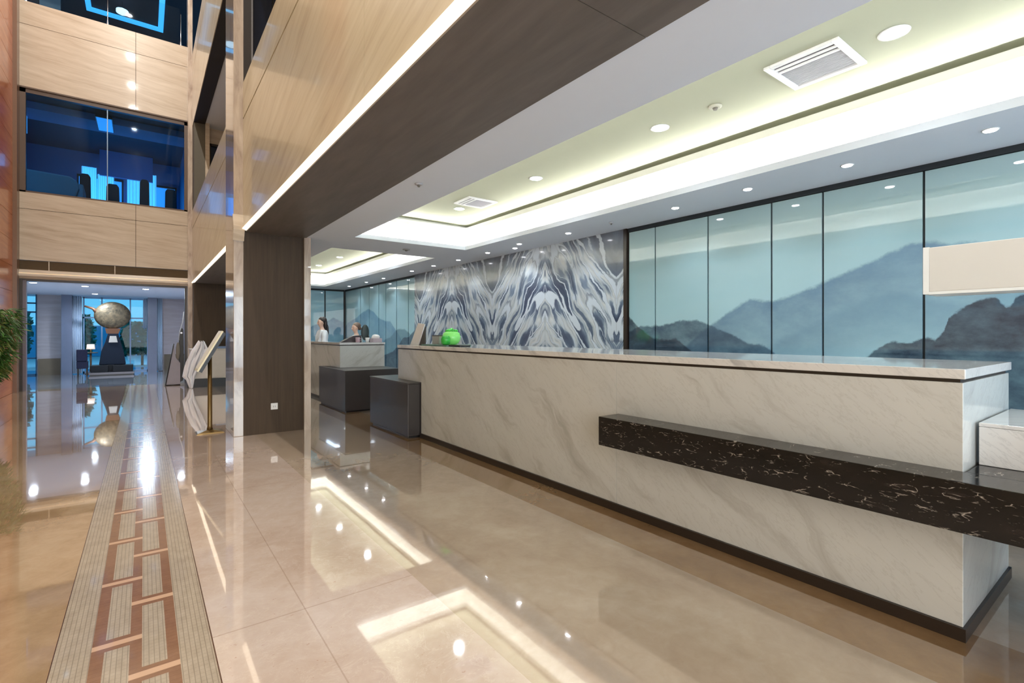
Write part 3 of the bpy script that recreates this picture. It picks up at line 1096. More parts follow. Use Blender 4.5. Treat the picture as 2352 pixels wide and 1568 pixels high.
# round drum sculpture
t = thing('drum_sculpture', 'large round bronze disc sculpture on a dark tapered pedestal in the lobby', 'sculpture', (-0.89, 22.0, 0))
sx, sy = -0.86, 22.0
bm = bmesh.new()
k = 40
prof = [(0.0, -0.14), (0.30, -0.13), (0.44, -0.09), (0.50, -0.03), (0.50, 0.03), (0.44, 0.09), (0.30, 0.13), (0.0, 0.14)]
rings = []
for r, d in prof:
    rings.append([bm.verts.new((sx + max(r, 0.001) * 1.0 * math.cos(2 * PI * i / k), sy + d, 2.03 + max(r, 0.001) * 0.93 * math.sin(2 * PI * i / k))) for i in range(k)])
for a, b in zip(rings, rings[1:]):
    for i in range(k):
        f = bm.faces.new((a[i], a[(i + 1) % k], b[(i + 1) % k], b[i]))
        f.smooth = True


def bronze():
    q = NT('aged_bronze')
    n = q.noise(q.co(), 11, 6, 0.65)
    col = q.ramp(n, [(0.3, c(72, 66, 54)), (0.55, c(124, 108, 84)), (0.75, c(160, 134, 102))])
    q.bump(n, 0.6, 0.02)
    return q.out(col, 0.5, 0.3)


obj('disc', bm, bronze(), t)
bm = bmesh.new()
tube(bm, [(sx - 0.40, sy, 2.12), (sx - 0.52, sy, 2.25), (sx - 0.74, sy, 2.33)], [0.09, 0.045, 0.03], 10)
obj('handle', bm, plain('copper', c(120, 82, 60), 0.5, 0.5), t)
bm = bmesh.new()
prism(bm, [(sx - 0.16, 1.40), (sx + 0.16, 1.40), (sx + 0.22, 1.58), (sx - 0.2, 1.58)], 'y', sy - 0.12, sy + 0.12)
obj('neck', bm, plain('copper', c(120, 82, 60), 0.5, 0.5), t)
bm = bmesh.new()
prism(bm, [(sx - 0.10, 1.10), (sx + 0.14, 1.10), (sx + 0.10, 1.32), (sx - 0.07, 1.32)], 'y', sy - 0.16, sy - 0.12)
o = obj('plaque', bm, plain('pale_plaque', c(214, 204, 192), 0.5), t)
bm = bmesh.new()
prism(bm, [(sx - 0.20, 1.10), (sx - 0.12, 1.42), (sx + 0.14, 1.42), (sx + 0.22, 1.10), (sx + 0.30, 0.75), (sx + 0.36, 0.34), (sx - 0.36, 0.34), (sx - 0.30, 0.80)], 'y', sy - 0.12, sy + 0.16)
obj('pedestal', bm, plain('navy_cloth', c(6, 22, 42), 0.8), t, bevel=0.02)
bm = bmesh.new()
B(bm, sx - 0.56, sx - 0.10, sy - 0.42, sy + 0.3, 0.10, 0.33)
B(bm, sx + 0.02, sx + 0.56, sy - 0.42, sy + 0.3, 0.10, 0.33)
B(bm, sx - 0.12, sx + 0.04, sy - 0.25, sy + 0.3, 0.10, 0.34)
obj('base', bm, plain('matt_black', c(10, 10, 16), 0.7), t, bevel=0.01)
box('plinth', sx - 0.60, sx + 0.60, sy - 0.5, sy + 0.35, 0.03, 0.10, plain('silver_plinth', c(96, 96, 104), 0.3, 0.4), t)
box('plinth_foot', sx - 0.58, sx + 0.58, sy - 0.48, sy + 0.33, 0.0, 0.03, M['black'], t)

# small lobby furniture seen left of the sculpture
t = thing('side_table', 'small round brown side table with a white lamp shade left of the sculpture', 'table', (-1.48, 22.62, 0))
bm = bmesh.new()
lathe(bm, -1.48, 22.62, [(0.03, 0.03), (0.03, 0.72)], 12)
obj('leg', bm, plain('brown_wood', c(110, 84, 60), 0.5), t)
bm = bmesh.new()
lathe(bm, -1.48, 22.62, [(0.16, 0.0), (0.15, 0.03)], 20)
obj('base', bm, plain('brown_wood', c(110, 84, 60), 0.5), t)
bm = bmesh.new()
lathe(bm, -1.48, 22.62, [(0.19, 0.72), (0.20, 0.75)], 24)
obj('tabletop', bm, plain('brown_wood', c(110, 84, 60), 0.5), t)
t = thing('table_lamp', 'small lamp with a white drum shade on the brown lobby table', 'lamp', (-1.48, 22.62, 0.752))
bm = bmesh.new()
lathe(bm, -1.48, 22.62, [(0.05, 0.752), (0.02, 0.78), (0.015, 0.86)], 12)
obj('base', bm, M['brass'], t)
bm = bmesh.new()
lathe(bm, -1.48, 22.62, [(0.12, 0.86), (0.10, 1.03)], 20)
obj('lamp_shade', bm, glow('lamp_shade_glow', (1.0, 0.84, 0.72), 0.7), t)
t = thing('lobby_armchair', 'dark navy armchair by the lobby glass beside the brown table', 'chair', (-1.62, 21.6, 0))
nv = plain('navy_cloth2', c(24, 26, 54), 0.8)
box('seat', -1.76, -1.48, 21.4, 21.8, 0.25, 0.50, nv, t, 0.02)
box('backrest', -1.76, -1.48, 21.36, 21.42, 0.50, 0.88, nv, t, 0.02)
for lx in (-1.74, -1.52):
    for ly in (21.4, 21.76):
        box('leg', lx, lx + 0.025, ly, ly + 0.025, 0, 0.25, M['black'], t)

# ================================================================ RECEPTION CEILING
ZC, ZU = 2.80, 3.22
TR = [(2.46, 4.33, -3.0, 7.15), (2.46, 4.33, 8.25, 15.15)]
bm = bmesh.new()
X0, X1 = 1.90, 5.22
B(bm, X0, 2.46, YB, 16.15, ZC, ZC + 0.06)
B(bm, 4.33, X1, YB, 16.15, ZC, ZC + 0.06)
B(bm, 2.46, 4.33, YB, -3.0, ZC, ZC + 0.06)
B(bm, 2.46, 4.33, 7.15, 8.25, ZC, ZC + 0.06)
B(bm, 2.46, 4.33, 15.15, 16.15, ZC, ZC + 0.06)
struct(obj('ceiling_reception', bm, M['white_paint']))
for i, (a, b, ya, yb) in enumerate(TR):
    g = 0.13
    bm = bmesh.new()
    B(bm, a - g - 0.05, a - g, ya - g, yb + g, ZC + 0.06, ZU)
    B(bm, b + g, b + g + 0.05, ya - g, yb + g, ZC + 0.06, ZU)
    B(bm, a - g, b + g, ya - g - 0.05, ya - g, ZC + 0.06, ZU)
    B(bm, a - g, b + g, yb + g, yb + g + 0.05, ZC + 0.06, ZU)
    # crown moulding at the top of the cove
    w_ = g - 0.012
    for (p, q, r, s) in ((a - g, a - g + w_, ya - g, yb + g), (b + g - w_, b + g, ya - g, yb + g), (a - g + w_, b + g - w_, ya - g, ya - g + w_), (a - g + w_, b + g - w_, yb + g - w_, yb + g)):
        B(bm, p, q, r, s, 3.105, 3.170)
    struct(obj('cove', bm, M['cove_paint']))
    # raised ceiling panel, its rim stepped down a little
    struct(box('ceiling_tray', a - g, b + g, ya - g, yb + g, ZU, ZU + 0.06, M['cream_paint']))
    # led strips lying on the ledge
    t = thing('cove_light', ('long white cove light around the near ceiling recess above the big counter' if i == 0 else 'white cove light around the far ceiling recess above the back desk'), 'cove light', ((a + b) / 2, (ya + yb) / 2, ZC + 0.06))
    for (p, q, r, s) in ((b + 0.014, b + 0.046, ya, yb), (a - 0.046, a - 0.014, ya, yb), (a, b, ya - 0.046, ya - 0.014), (a, b, yb + 0.014, yb + 0.046)):
        box('led_strip', p, q, r, s, ZC + 0.0605, ZC + 0.0625, M['led'], t)

# downlights in the raised ceiling
G = 'large downlights in the near raised ceiling'
labs = ['largest downlight, between the square air vent and the photo\'s right edge', 'downlight in the raised ceiling beside the smoke detector', 'downlight in the raised ceiling, third counting from the big vent', 'downlight partly overlapping the small far ceiling vent']
for (x, y), l in zip(((3.645, 1.038), (3.667, 2.75), (3.69, 4.506), (3.693, 6.269)), labs):
    downlight(x, y, ZU, 0.062, M['lamp_big'], l, G, power=36, color=COOL, angle=140)
downlight(3.667, -0.8, ZU, 0.062, M['lamp_big'], 'large downlight of the raised ceiling behind the viewer, out of frame', G, power=36, color=COOL, angle=140)
G = 'downlights in the far raised ceiling'
for y, l in ((13.684, 'downlight deepest in the far raised ceiling'), (11.923, 'downlight nearer the front of the far raised ceiling'), (10.1, 'downlight of the far recess hidden behind the lowered ceiling edge')):
    downlight(3.74, y, ZU, 0.062, M['lamp_big'], l, G, power=60, color=COOL, angle=140)
G = 'small downlights along the lowered ceiling edge'
sm = [(4.674, 0.784, 'small downlight nearest the right edge, above the glass wall'), (4.696, 1.657, 'small downlight above the second widest glass panel'),
      (4.698, 2.506, 'small downlight above the narrow glass panel'), (4.751, 3.358, 'small downlight above the middle of the near glass panels'),
      (4.747, 5.089, 'small downlight above the near end of the blue marble wall'), (4.70, 6.15, 'small downlight, front one of the close pair above the marble wall'),
      (4.88, 6.50, 'small downlight, rear one of the close pair above the marble wall'), (4.777, 7.15, 'small downlight above the marble wall level with the near recess end'),
      (4.80, 8.185, 'small downlight above the marble wall level with the far recess start'), (4.80, 9.188, 'small downlight above the far part of the marble wall'),
      (4.811, 10.243, 'small downlight above the far end of the marble wall'), (4.86, 12.0, 'small downlight above the far glass panels, nearer one'),
      (4.86, 13.2, 'small downlight above the far glass panels, farther one'), (4.86, 14.6, 'small downlight deepest along the far glass panels'),
      (4.68, -0.3, 'small downlight beyond the right edge of the photo')]
for x, y, l in sm:
    downlight(x, y, ZC, 0.036, M['lamp_small'], l, G, power=14, color=COOL, angle=120)

# ceiling sensors
def sensor(x, y, z, r, label, col=(196, 194, 178)):
    t = thing('smoke_detector', label, 'detector', (x, y, z))
    bm = bmesh.new()
    lathe(bm, x, y, [(r * 0.7, z - 0.018), (r, z - 0.012), (r, z - 0.001)], 24)
    obj('base', bm, plain('sensor_white_%d' % col[0], c(*col), 0.6), t)
    bm = bmesh.new()
    lathe(bm, x, y, [(r * 0.28, z - 0.034), (r * 0.42, z - 0.018)], 16)
    obj('nozzle', bm, plain('sensor_dark', c(110, 106, 98), 0.5), t)


sensor(3.67, 2.222, ZU, 0.05, 'round cream smoke detector between the big vent and a downlight')
sensor(2.06, 4.237, ZC, 0.035, 'small grey detector on the lowered ceiling beside the dark soffit', (170, 170, 176))
sensor(3.496, 7.659, ZC, 0.06, 'grey detector on the lowered ceiling between the two recesses', (140, 140, 140))
sensor(4.718, 4.27, ZC, 0.028, 'tiny pale sprinkler above the start of the glass wall', (190, 190, 196))


def air_vent(x0, x1, y0, y1, label):
    z = ZU
    t = thing('air_vent', label, 'vent', ((x0 + x1) / 2, (y0 + y1) / 2, z))
    bm = bmesh.new()
    f = 0.042
    for (a, b, q, r) in ((x0, x1, y0, y0 + f), (x0, x1, y1 - f, y1), (x0, x0 + f, y0 + f, y1 - f), (x1 - f, x1, y0 + f, y1 - f)):
        B(bm, a, b, q, r, z - 0.020, z - 0.001)
    obj('frame', bm, M['white'], t, bevel=0.004)
    bm = bmesh.new()
    B(bm, x0 + f, x1 - f, y0 + f, y1 - f, z - 0.006, z - 0.002)
    n = 15
    for k in range(n):
        xx = x0 + f + 0.115 + k * (x1 - x0 - 2 * f - 0.12) / n
        B(bm, xx, xx + 0.006, y0 + f, y1 - f, z - 0.012, z - 0.006, 1)
    obj('filter', bm, [plain('vent_grey', c(150, 150, 158), 0.7), plain('vent_slat', c(190, 190, 198), 0.5)], t)
    bm = bmesh.new()
    for k, xx in enumerate((x0 + f + 0.03, x0 + f + 0.082)):
        B(bm, xx, xx + 0.022, y0 + f, y1 - f, z - 0.019, z - 0.010)
    obj('louvre', bm, M['white'], t)


air_vent(3.41, 3.88, 1.25, 1.71, 'large square white air vent in the raised ceiling near the camera')
air_vent(3.455, 3.92, 5.61, 6.02, 'small-looking far square air vent in the near raised ceiling')

# ================================================================ RIGHT WALL: glass mural and marble
XG = 5.20
struct(box('wall_right', XG + 0.06, XG + 0.3, YB, 16.3, 0, 3.3, M['black']))
struct(box('wall_end', 1.9, XG + 0.06, 16.14, 16.4, 0, 2.9, plain('end_wall_grey', c(120, 120, 124), 0.6)))


def mural(name, label, ys, mat, axis='y', at=XG, gap=0.009):
    t = thing(name, label, 'glass wall', (at, ys[0], 0) if axis == 'y' else (ys[0], at, 0))
    for a, b in zip(ys, ys[1:]):
        lo, hi = min(a, b) + gap, max(a, b) - gap
        if axis == 'y':
            box('glass_panel', at, at + 0.02, lo, hi, 0.10, 2.745, mat, t)
        else:
            box('glass_panel', lo, hi, at, at + 0.02, 0.10, 2.745, mat, t)
    bm = bmesh.new()
    lo, hi = min(ys), max(ys)
    if axis == 'y':
        B(bm, at - 0.01, at + 0.05, lo, hi, 2.75, 2.80)
        B(bm, at - 0.01, at + 0.05, lo, hi, 0.0, 0.10)
        for q in ys:
            B(bm, at + 0.021, at + 0.05, max(lo, q - 0.02), min(hi, q + 0.02), 0.1, 2.75)
    else:
        B(bm, lo, hi, at - 0.01, at + 0.05, 2.75, 2.80)
        B(bm, lo, hi, at - 0.01, at + 0.05, 0.0, 0.10)
        for q in ys:
            B(bm, max(lo, q - 0.02), min(hi, q + 0.02), at + 0.021, at + 0.05, 0.1, 2.75)
    obj('frame', bm, plain('dark_frame', c(24, 32, 38), 0.5), t)
    return t


mural('glass_mural', 'wall of frosted glass panels painted with misty blue mountains behind the near counter', [4.40, 3.97, 3.239, 2.521, 2.039, 1.276, 0.2, -1.2, -2.6, -4.0], M['mural_near'])
mural('glass_mural', 'far wall of narrow glass panels with a pointed blue mountain beyond the marble', [15.99, 14.608, 13.895, 13.172, 12.682, 11.971, 11.268, 10.90], M['mural_far'], gap=0.02)
mural('glass_mural', 'end wall of blue glass panels with mountains behind the woman', [5.17, 4.573, 3.9, 3.3, 2.6, 2.02], M['mural_end'], 'x', 16.02, 0.02)
t = thing('marble_feature_wall', 'book-matched blue, white and grey marble wall behind the counter', 'marble wall', (XG, 7.6, 0))
box('slab', XG - 0.03, XG + 0.05, 4.465, 10.86, 0.0, 2.80, M['art'], t)
box('edge_trim', XG - 0.035, XG + 0.05, 4.41, 4.46, 0.0, 2.80, M['dark'], t)


# ================================================================ COUNTERS
def slab_L(bm, rects, z0, z1):
    for r in rects:
        B(bm, *r, z0, z1)


t = thing('reception_counter', 'long white marble reception counter with a grey-white stone top', 'counter', (3.5, 3.4, 0))
box('marble_panel', 3.0, 4.0, 0.594, 2.662, 0.06, 1.175, M['marble'], t, 0.003)
box('marble_panel', 3.0, 4.0, 2.664, 6.10, 0.06, 1.175, M['marble'], t, 0.003)
box('marble_panel', 3.0, 4.0, 6.10, 6.85, 0.745, 1.175, M['marble'], t)
box('recess_band', 3.012, 3.988, 0.606, 6.84, 1.175, 1.192, M['dark'], t)
box('worktop', 2.99, 4.01, 0.584, 6.86, 1.192, 1.238, M['marble_top'], t, 0.004)
box('kick_base', 2.985, 4.005, 0.582, 6.11, 0.0, 0.06, M['dark'], t)

t = thing('marble_ledge', 'thick black veined marble ledge cantilevered from the reception counter front', 'ledge', (2.9, 1.0, 0.55))
box('slab', 2.775, 2.999, -1.3, 2.64, 0.556, 0.772, M['black_marble'], t, 0.004)
box('slab', 2.999, 3.9, -1.3, 0.583, 0.556, 0.772, M['black_marble'], t, 0.004)
tt = thing('low_marble_desk', 'low white marble desk standing on the black ledge past the counter end', 'desk', (3.5, -0.3, 0.774))
box('front_panel', 3.215, 3.255, -1.3, 0.580, 0.773, 0.955, M['marble_top'], tt, 0.003)
box('worktop', 3.215, 3.95, -1.3, 0.580, 0.956, 0.975, M['marble_top'], tt, 0.003)
box('side_panel', 3.90, 3.95, -1.3, 0.580, 0.773, 0.955, M['marble_top'], tt)
box('support', 3.1, 3.85, -1.3, -0.9, 0.0, 0.555, M['marble'], tt)

t = thing('low_cabinet', 'dark brown low cabinet under the far end of the near reception counter', 'cabinet', (3.3, 6.8, 0))
box('body', 2.82, 3.95, 6.125, 7.50, 0.03, 0.725, M['charcoal'], t, 0.006)
box('top', 2.815, 3.955, 6.12, 7.505, 0.725, 0.743, M['charcoal'], t, 0.003)
box('kick_base', 2.85, 3.9, 6.16, 7.46, 0, 0.03, M['black'], t)
t = thing('low_cabinet', 'dark grey low cabinet against the far desk, behind the nearer cabinet', 'cabinet', (3.3, 9.5, 0))
bm = bmesh.new()
B(bm, 2.86, 3.03, 8.805, 10.43, 0.03, 0.725)
B(bm, 3.03, 3.90, 8.805, 9.69, 0.03, 0.725)
obj('body', bm, M['charcoal'], t)
bm = bmesh.new()
B(bm, 2.855, 3.03, 8.80, 10.435, 0.725, 0.743)
B(bm, 3.03, 3.905, 8.80, 9.69, 0.725, 0.743)
obj('top', bm, M['charcoal'], t)
bm = bmesh.new()
B(bm, 2.89, 3.03, 8.84, 10.40, 0, 0.03)
B(bm, 3.03, 3.86, 8.84, 9.69, 0, 0.03)
obj('kick_base', bm, M['black'], t)

t = thing('reception_desk', 'white marble reception desk in the back, with two staff behind it', 'counter', (3.5, 12.0, 0))
bm = bmesh.new()
B(bm, 3.05, 3.27, 9.70, 14.2, 0.06, 1.165)
B(bm, 3.27, 3.95, 9.70, 9.95, 0.06, 1.165)
obj('marble_panel', bm, M['marble'], t)
bm = bmesh.new()
B(bm, 3.04, 3.29, 9.69, 14.25, 1.185, 1.225)
B(bm, 3.29, 3.96, 9.69, 10.25, 1.185, 1.225)
obj('worktop', bm, M['marble_top'], t)
bm = bmesh.new()
B(bm, 3.06, 3.26, 9.71, 14.2, 1.165, 1.185)
B(bm, 3.26, 3.94, 9.71, 9.94, 1.165, 1.185)
obj('recess_band', bm, M['dark'], t)
bm = bmesh.new()
B(bm, 3.045, 3.26, 10.44, 14.2, 0, 0.06)
obj('kick_base', bm, M['dark'], t)
# inner work surface
box('inner_desk', 3.27, 3.6, 10.3, 12.2, 0.70, 0.74, plain('desk_wood', c(150, 134, 118), 0.4), t)
box('support', 3.3, 3.55, 12.0, 12.15, 0.0, 0.70, plain('desk_wood', c(150, 134, 118), 0.4), t)

# ---- pendant shade over the counter's right end
t = thing('pendant_lamp', 'long cream rectangular lamp shade hanging above the near counter end', 'lamp', (4.12, 0.2, 1.65))
sh = NT('cream_shade')
sh.out(c(206, 198, 190), 0.7, emit=(1.0, 0.86, 0.72), estr=0.05)
box('lamp_shade', 4.0, 4.28, -1.0, 0.955, 1.665, 1.945, sh.m, t, 0.004)
bm = bmesh.new()
B(bm, 3.996, 4.284, 0.955, 0.985, 1.65, 1.948)
B(bm, 3.996, 4.284, -1.0, 0.955, 1.648, 1.665)
obj('frame', bm, plain('pale_frame2', c(236, 232, 228), 0.5), t)
for yy in (-0.8, 0.1):
    bm = bmesh.new()
    tube(bm, [(4.14, yy, 1.945), (4.14, yy, ZU)], 0.0012, 6)
    obj('wire', bm, M['chrome'], t)

# ================================================================ COUNTER ITEMS
ZT = 1.2385
# leaning menu card
t = thing('menu_card', 'tall white card leaning on the far end of the near counter', 'card', (3.15, 6.5, ZT))
bm = bmesh.new()
prism(bm, [(6.70, ZT), (6.44, ZT), (6.24, 1.53), (6.44, 1.55)], 'x', 3.12, 3.135)
obj('card', bm, plain('card_white', c(240, 240, 242), 0.6), t)
bm = bmesh.new()
prism(bm, [(6.46, ZT), (6.28, ZT), (6.26, 1.50)], 'x', 3.14, 3.16)
obj('easel_back', bm, plain('grey_card', c(70, 66, 64), 0.6), t)
# clear acrylic box
t = thing('acrylic_holder', 'clear grey acrylic leaflet holder between the white card and the green bowl', 'holder', (3.25, 6.0, ZT))
bm = bmesh.new()
B(bm, 3.18, 3.30, 5.93, 6.13, ZT, 1.35)
obj('box', bm, plain('frosted_acrylic', c(176, 178, 176), 0.2), t, 0.003)
box('lid', 3.175, 3.305, 5.925, 6.135, 1.35, 1.362, plain('dark_lid', c(84, 80, 84), 0.3), t)
tag(box('serving_tray', 3.05, 3.42, 5.50, 6.20, ZT, ZT + 0.018, plain('green_tray', c(70, 104, 92), 0.3), None, 0.005), 'flat dark green tray under the green bowl on the near counter', 'tray')
# move tray items up
for o in S.objects:
    if o.name.startswith('acrylic_holder'):
        o.location.z += 0.018
t = thing('candy_bowl', 'bright green glass bowl full of green sweets on the near counter', 'bowl', (3.25, 5.72, ZT + 0.018))
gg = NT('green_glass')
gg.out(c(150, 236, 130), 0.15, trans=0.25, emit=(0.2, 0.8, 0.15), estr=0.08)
bm = bmesh.new()
prof = [(0.05, 1.257), (0.09, 1.272), (0.115, 1.315), (0.12, 1.36), (0.105, 1.41), (0.07, 1.43)]
lathe(bm, 3.25, 5.72, prof, 32)
obj('bowl', bm, gg.m, t)
bm = bmesh.new()
for k in range(40):
    random.seed(k)
    a = random.uniform(0, 2 * PI)
    rr = random.uniform(0.0, 0.075)
    ell(bm, (3.25 + rr * math.cos(a), 5.72 + rr * math.sin(a), 1.435 + (0.08 - rr) * 0.35), (0.016, 0.016, 0.013), 8, 6)
o = obj('sweets', bm, plain('green_sweets', c(60, 180, 60), 0.4, var=0.3), t)
o['kind'] = 'stuff'
bm = bmesh.new()
lathe(bm, 3.09, 5.585, [(0.03, 1.257), (0.055, 1.275), (0.06, 1.33), (0.045, 1.375)], 24)
tag(obj('green_ball_vase', bm, plain('deep_green', c(50, 168, 60), 0.25)), 'small deep green round pot in front of the pale green bowl', 'pot')
t = thing('card_terminal', 'flat black card reader pad right of the green bowl', 'card reader', (3.1, 5.3, ZT))
box('body', 3.05, 3.20, 5.17, 5.44, ZT, ZT + 0.022, M['black'], t, 0.005)
box('screen', 3.07, 3.18, 5.30, 5.42, ZT + 0.022, ZT + 0.024, plain('screen', c(38, 38, 56), 0.1), t)

# wall socket on the dark wood column
t = thing('wall_socket', 'small white square power socket low on the dark wood column', 'socket', (1.48, 7.64, 0.38))
pl_ = box('plate', 1.438, 1.528, 7.636, 7.646, 0.33, 0.42, M['white'], t, 0.003)
bm = bmesh.new()
for dx in (-0.014, 0.010):
    B(bm, 1.483 + dx, 1.487 + dx, 7.634, 7.637, 0.36, 0.385)
obj('slots', bm, M['dark'], pl_)

# ---- brass stand with tilted board
sx, sy = 0.753, 8.20
t = thing('sign_stand', 'brass floor stand with a tilted framed sign board beside the marble pilaster', 'sign stand', (sx, sy, 0))
bm = bmesh.new()
for vs in ([(sx - 0.17, sy - 0.12, 0), (sx + 0.17, sy - 0.12, 0), (sx + 0.17, sy + 0.16, 0), (sx - 0.17, sy + 0.16, 0)],):
    r0 = [bm.verts.new(v) for v in vs]
    r1 = [bm.verts.new((v[0] * 0.9 + sx * 0.1, v[1] * 0.9 + sy * 0.1, 0.014)) for v in vs]
    r2 = [bm.verts.new((sx + (v[0] - sx) * 0.2, sy + (v[1] - sy) * 0.2, 0.045)) for v in vs]
    for a, b in ((r0, r1), (r1, r2)):
        for i in range(4):
            bm.faces.new((a[i], a[(i + 1) % 4], b[(i + 1) % 4], b[i]))
    bm.faces.new(r0[::-1])
    bm.faces.new(r2)
obj('base', bm, M['brass'], t)
bm = bmesh.new()
tube(bm, [(sx, sy, 0.04), (sx, sy, 0.10), (sx, sy, 1.12)], [0.040, 0.030, 0.026], 14)
obj('pole', bm, M['brass'], t)
bm = bmesh.new()
# board tilted: low at the west, high at the east
a, b = Vector((0.60, 0, 0.875)), Vector((0.90, 0, 1.43))
d = (b - a).normalized()
nrm = Vector((-d.z, 0, d.x))
for (th0, th1, ins, nm, mt) in ((0.0, 0.022, 0.0, 'frame', 'brass'), (-0.042, 0.0, 0.008, 'back', 'black')):
    bm = bmesh.new()
    vs = []
    for yy in (sy - 0.20, sy + 0.20):
        for p in (a + d * ins + nrm * th0, b - d * ins + nrm * th0, b - d * ins + nrm * th1, a + d * ins + nrm * th1):
            vs.append(bm.verts.new((p.x, yy, p.z)))
    for q in ((0, 1, 2, 3), (7, 6, 5, 4), (0, 4, 5, 1), (1, 5, 6, 2), (2, 6, 7, 3), (3, 7, 4, 0)):
        bm.faces.new([vs[i] for i in q])
    obj(nm, bm, M[mt] if mt == 'black' else plain('pale_gold', c(214, 200, 166), 0.35, 0.2), t)
bm = bmesh.new()
vs = []
for yy in (sy - 0.17, sy + 0.17):
    for p in (a + d * 0.03 + nrm * 0.0225, b - d * 0.03 + nrm * 0.0225, b - d * 0.03 + nrm * 0.025, a + d * 0.03 + nrm * 0.025):
        vs.append(bm.verts.new((p.x, yy, p.z)))
for q in ((0, 1, 2, 3), (7, 6, 5, 4), (0, 4, 5, 1), (1, 5, 6, 2), (2, 6, 7, 3), (3, 7, 4, 0)):
    bm.faces.new([vs[i] for i in q])
obj('sign_face', bm, plain('sign_white', c(222, 218, 208), 0.5), t)

# ---- white desk at the atrium's far right
t = thing('concierge_desk', 'white desk on a black recessed plinth in front of the far wood column', 'desk', (1.4, 15.4, 0))
box('body', 0.98, 2.3, 15.30, 15.95, 0.22, 0.98, plain('warm_white_lacquer', c(206, 198, 190), 0.3), t, 0.005)
box('plinth', 0.90, 2.3, 15.26, 15.9, 0.0, 0.22, M['black'], t)
box('worktop', 0.97, 2.32, 15.28, 15.97, 0.98, 1.0, plain('warm_white_lacquer', c(206, 198, 190), 0.3), t, 0.003)
tag(box('document_tray', 1.55, 1.85, 15.4, 15.7, 1.001, 1.06, plain('blue_grey_tray', c(120, 142, 180), 0.4), None, 0.01), 'blue-grey document tray on the white concierge desk', 'tray')

# crumpled white cloth draped over the desk's end
def drape():
    bm = bmesh.new()
    nu, nv = 36, 60
    random.seed(4)

    def ip(tab, q):
        for (a, va), (b, vb) in zip(tab, tab[1:]):
            if q <= b:
                return va + (vb - va) * (q - a) / (b - a)
        return tab[-1][1]
    left = [(0, 1.14), (0.2, 0.98), (0.45, 0.86), (0.75, 0.80), (0.82, 0.88), (1, 0.95)]
    right = [(0, 1.26), (0.15, 1.33), (0.4, 1.22), (0.75, 1.06), (1, 1.01)]
    grid = []
    for i in range(nv + 1):
        q = i / nv
        xl, xr = ip(left, q), ip(right, q)
        row = []
        for j in range(nu + 1):
            u = j / nu
            fold = 0.030 * math.sin(17 * u + 2.6 * q) + 0.018 * math.sin(31 * u - 6 * q + 1.0) + 0.012 * math.sin(13 * q + 9 * u)
            top = 0.05 * abs(math.sin(9.5 * u + 0.6)) * (1 - q)
            row.append(bm.verts.new((xl + (xr - xl) * u, 15.15 - 0.07 * math.sin(u * PI) + fold, 1.17 - 1.165 * q + top)))
        grid.append(row)
    for a, b in zip(grid, grid[1:]):
        for j in range(nu):
            f = bm.faces.new((a[j], a[j + 1], b[j + 1], b[j]))
            f.smooth = True
    o = obj('draped_cloth', bm, plain('white_cloth', c(222, 222, 228), 0.7))
    m = o.modifiers.new('thick', 'SOLIDIFY')
    m.thickness = 0.012
    return o


tag(drape(), 'crumpled silvery white cloth hanging over the end of the white concierge desk', 'cloth')

# ---- folding display by the opening's right jamb
t = thing('folding_display', 'grey folding display board with a black upright beside the lobby opening', 'display board', (0.7, 16.35, 0))
bm = bmesh.new()
prism(bm, [(0.49, 0.02), (0.80, 0.02), (0.80, 0.60), (0.70, 0.75), (0.66, 1.12), (0.655, 1.12)], 'y', 16.28, 16.31)
obj('panel', bm, plain('grey_board', c(150, 146, 156), 0.5), t)
bm = bmesh.new()
tube(bm, [(0.47, 16.27, 0.0), (0.655, 16.27, 1.13)], 0.013, 8)
tube(bm, [(0.47, 16.27, 0.012), (0.80, 16.27, 0.012)], 0.012, 8)
obj('frame', bm, M['black'], t)
bm = bmesh.new()
prism(bm, [(0.775, 0.06), (0.87, 0.12), (0.885, 1.0), (0.875, 1.50), (0.85, 1.56), (0.81, 1.54), (0.775, 1.30)], 'y', 16.33, 16.40)
obj('upright', bm, M['black'], t, bevel=0.01)
bm = bmesh.new()
tube(bm, [(0.83, 16.31, 1.42), (0.83, 16.33, 1.42)], 0.025, 14)
obj('badge', bm, M['chrome'], t)
bm = bmesh.new()
tube(bm, [(0.77, 16.32, 1.22), (0.79, 16.32, 1.45), (0.86, 16.32, 1.72), (0.885, 16.32, 2.0)], 0.012, 8)
obj('wing_edge', bm, plain('pale_edge', c(190, 198, 212), 0.3), t)
bm = bmesh.new()
ell(bm, (0.75, 16.25, 0.93), (0.05, 0.02, 0.24))
obj('leaf_ornament', bm, plain('olive_grey', c(108, 104, 98), 0.5), t)

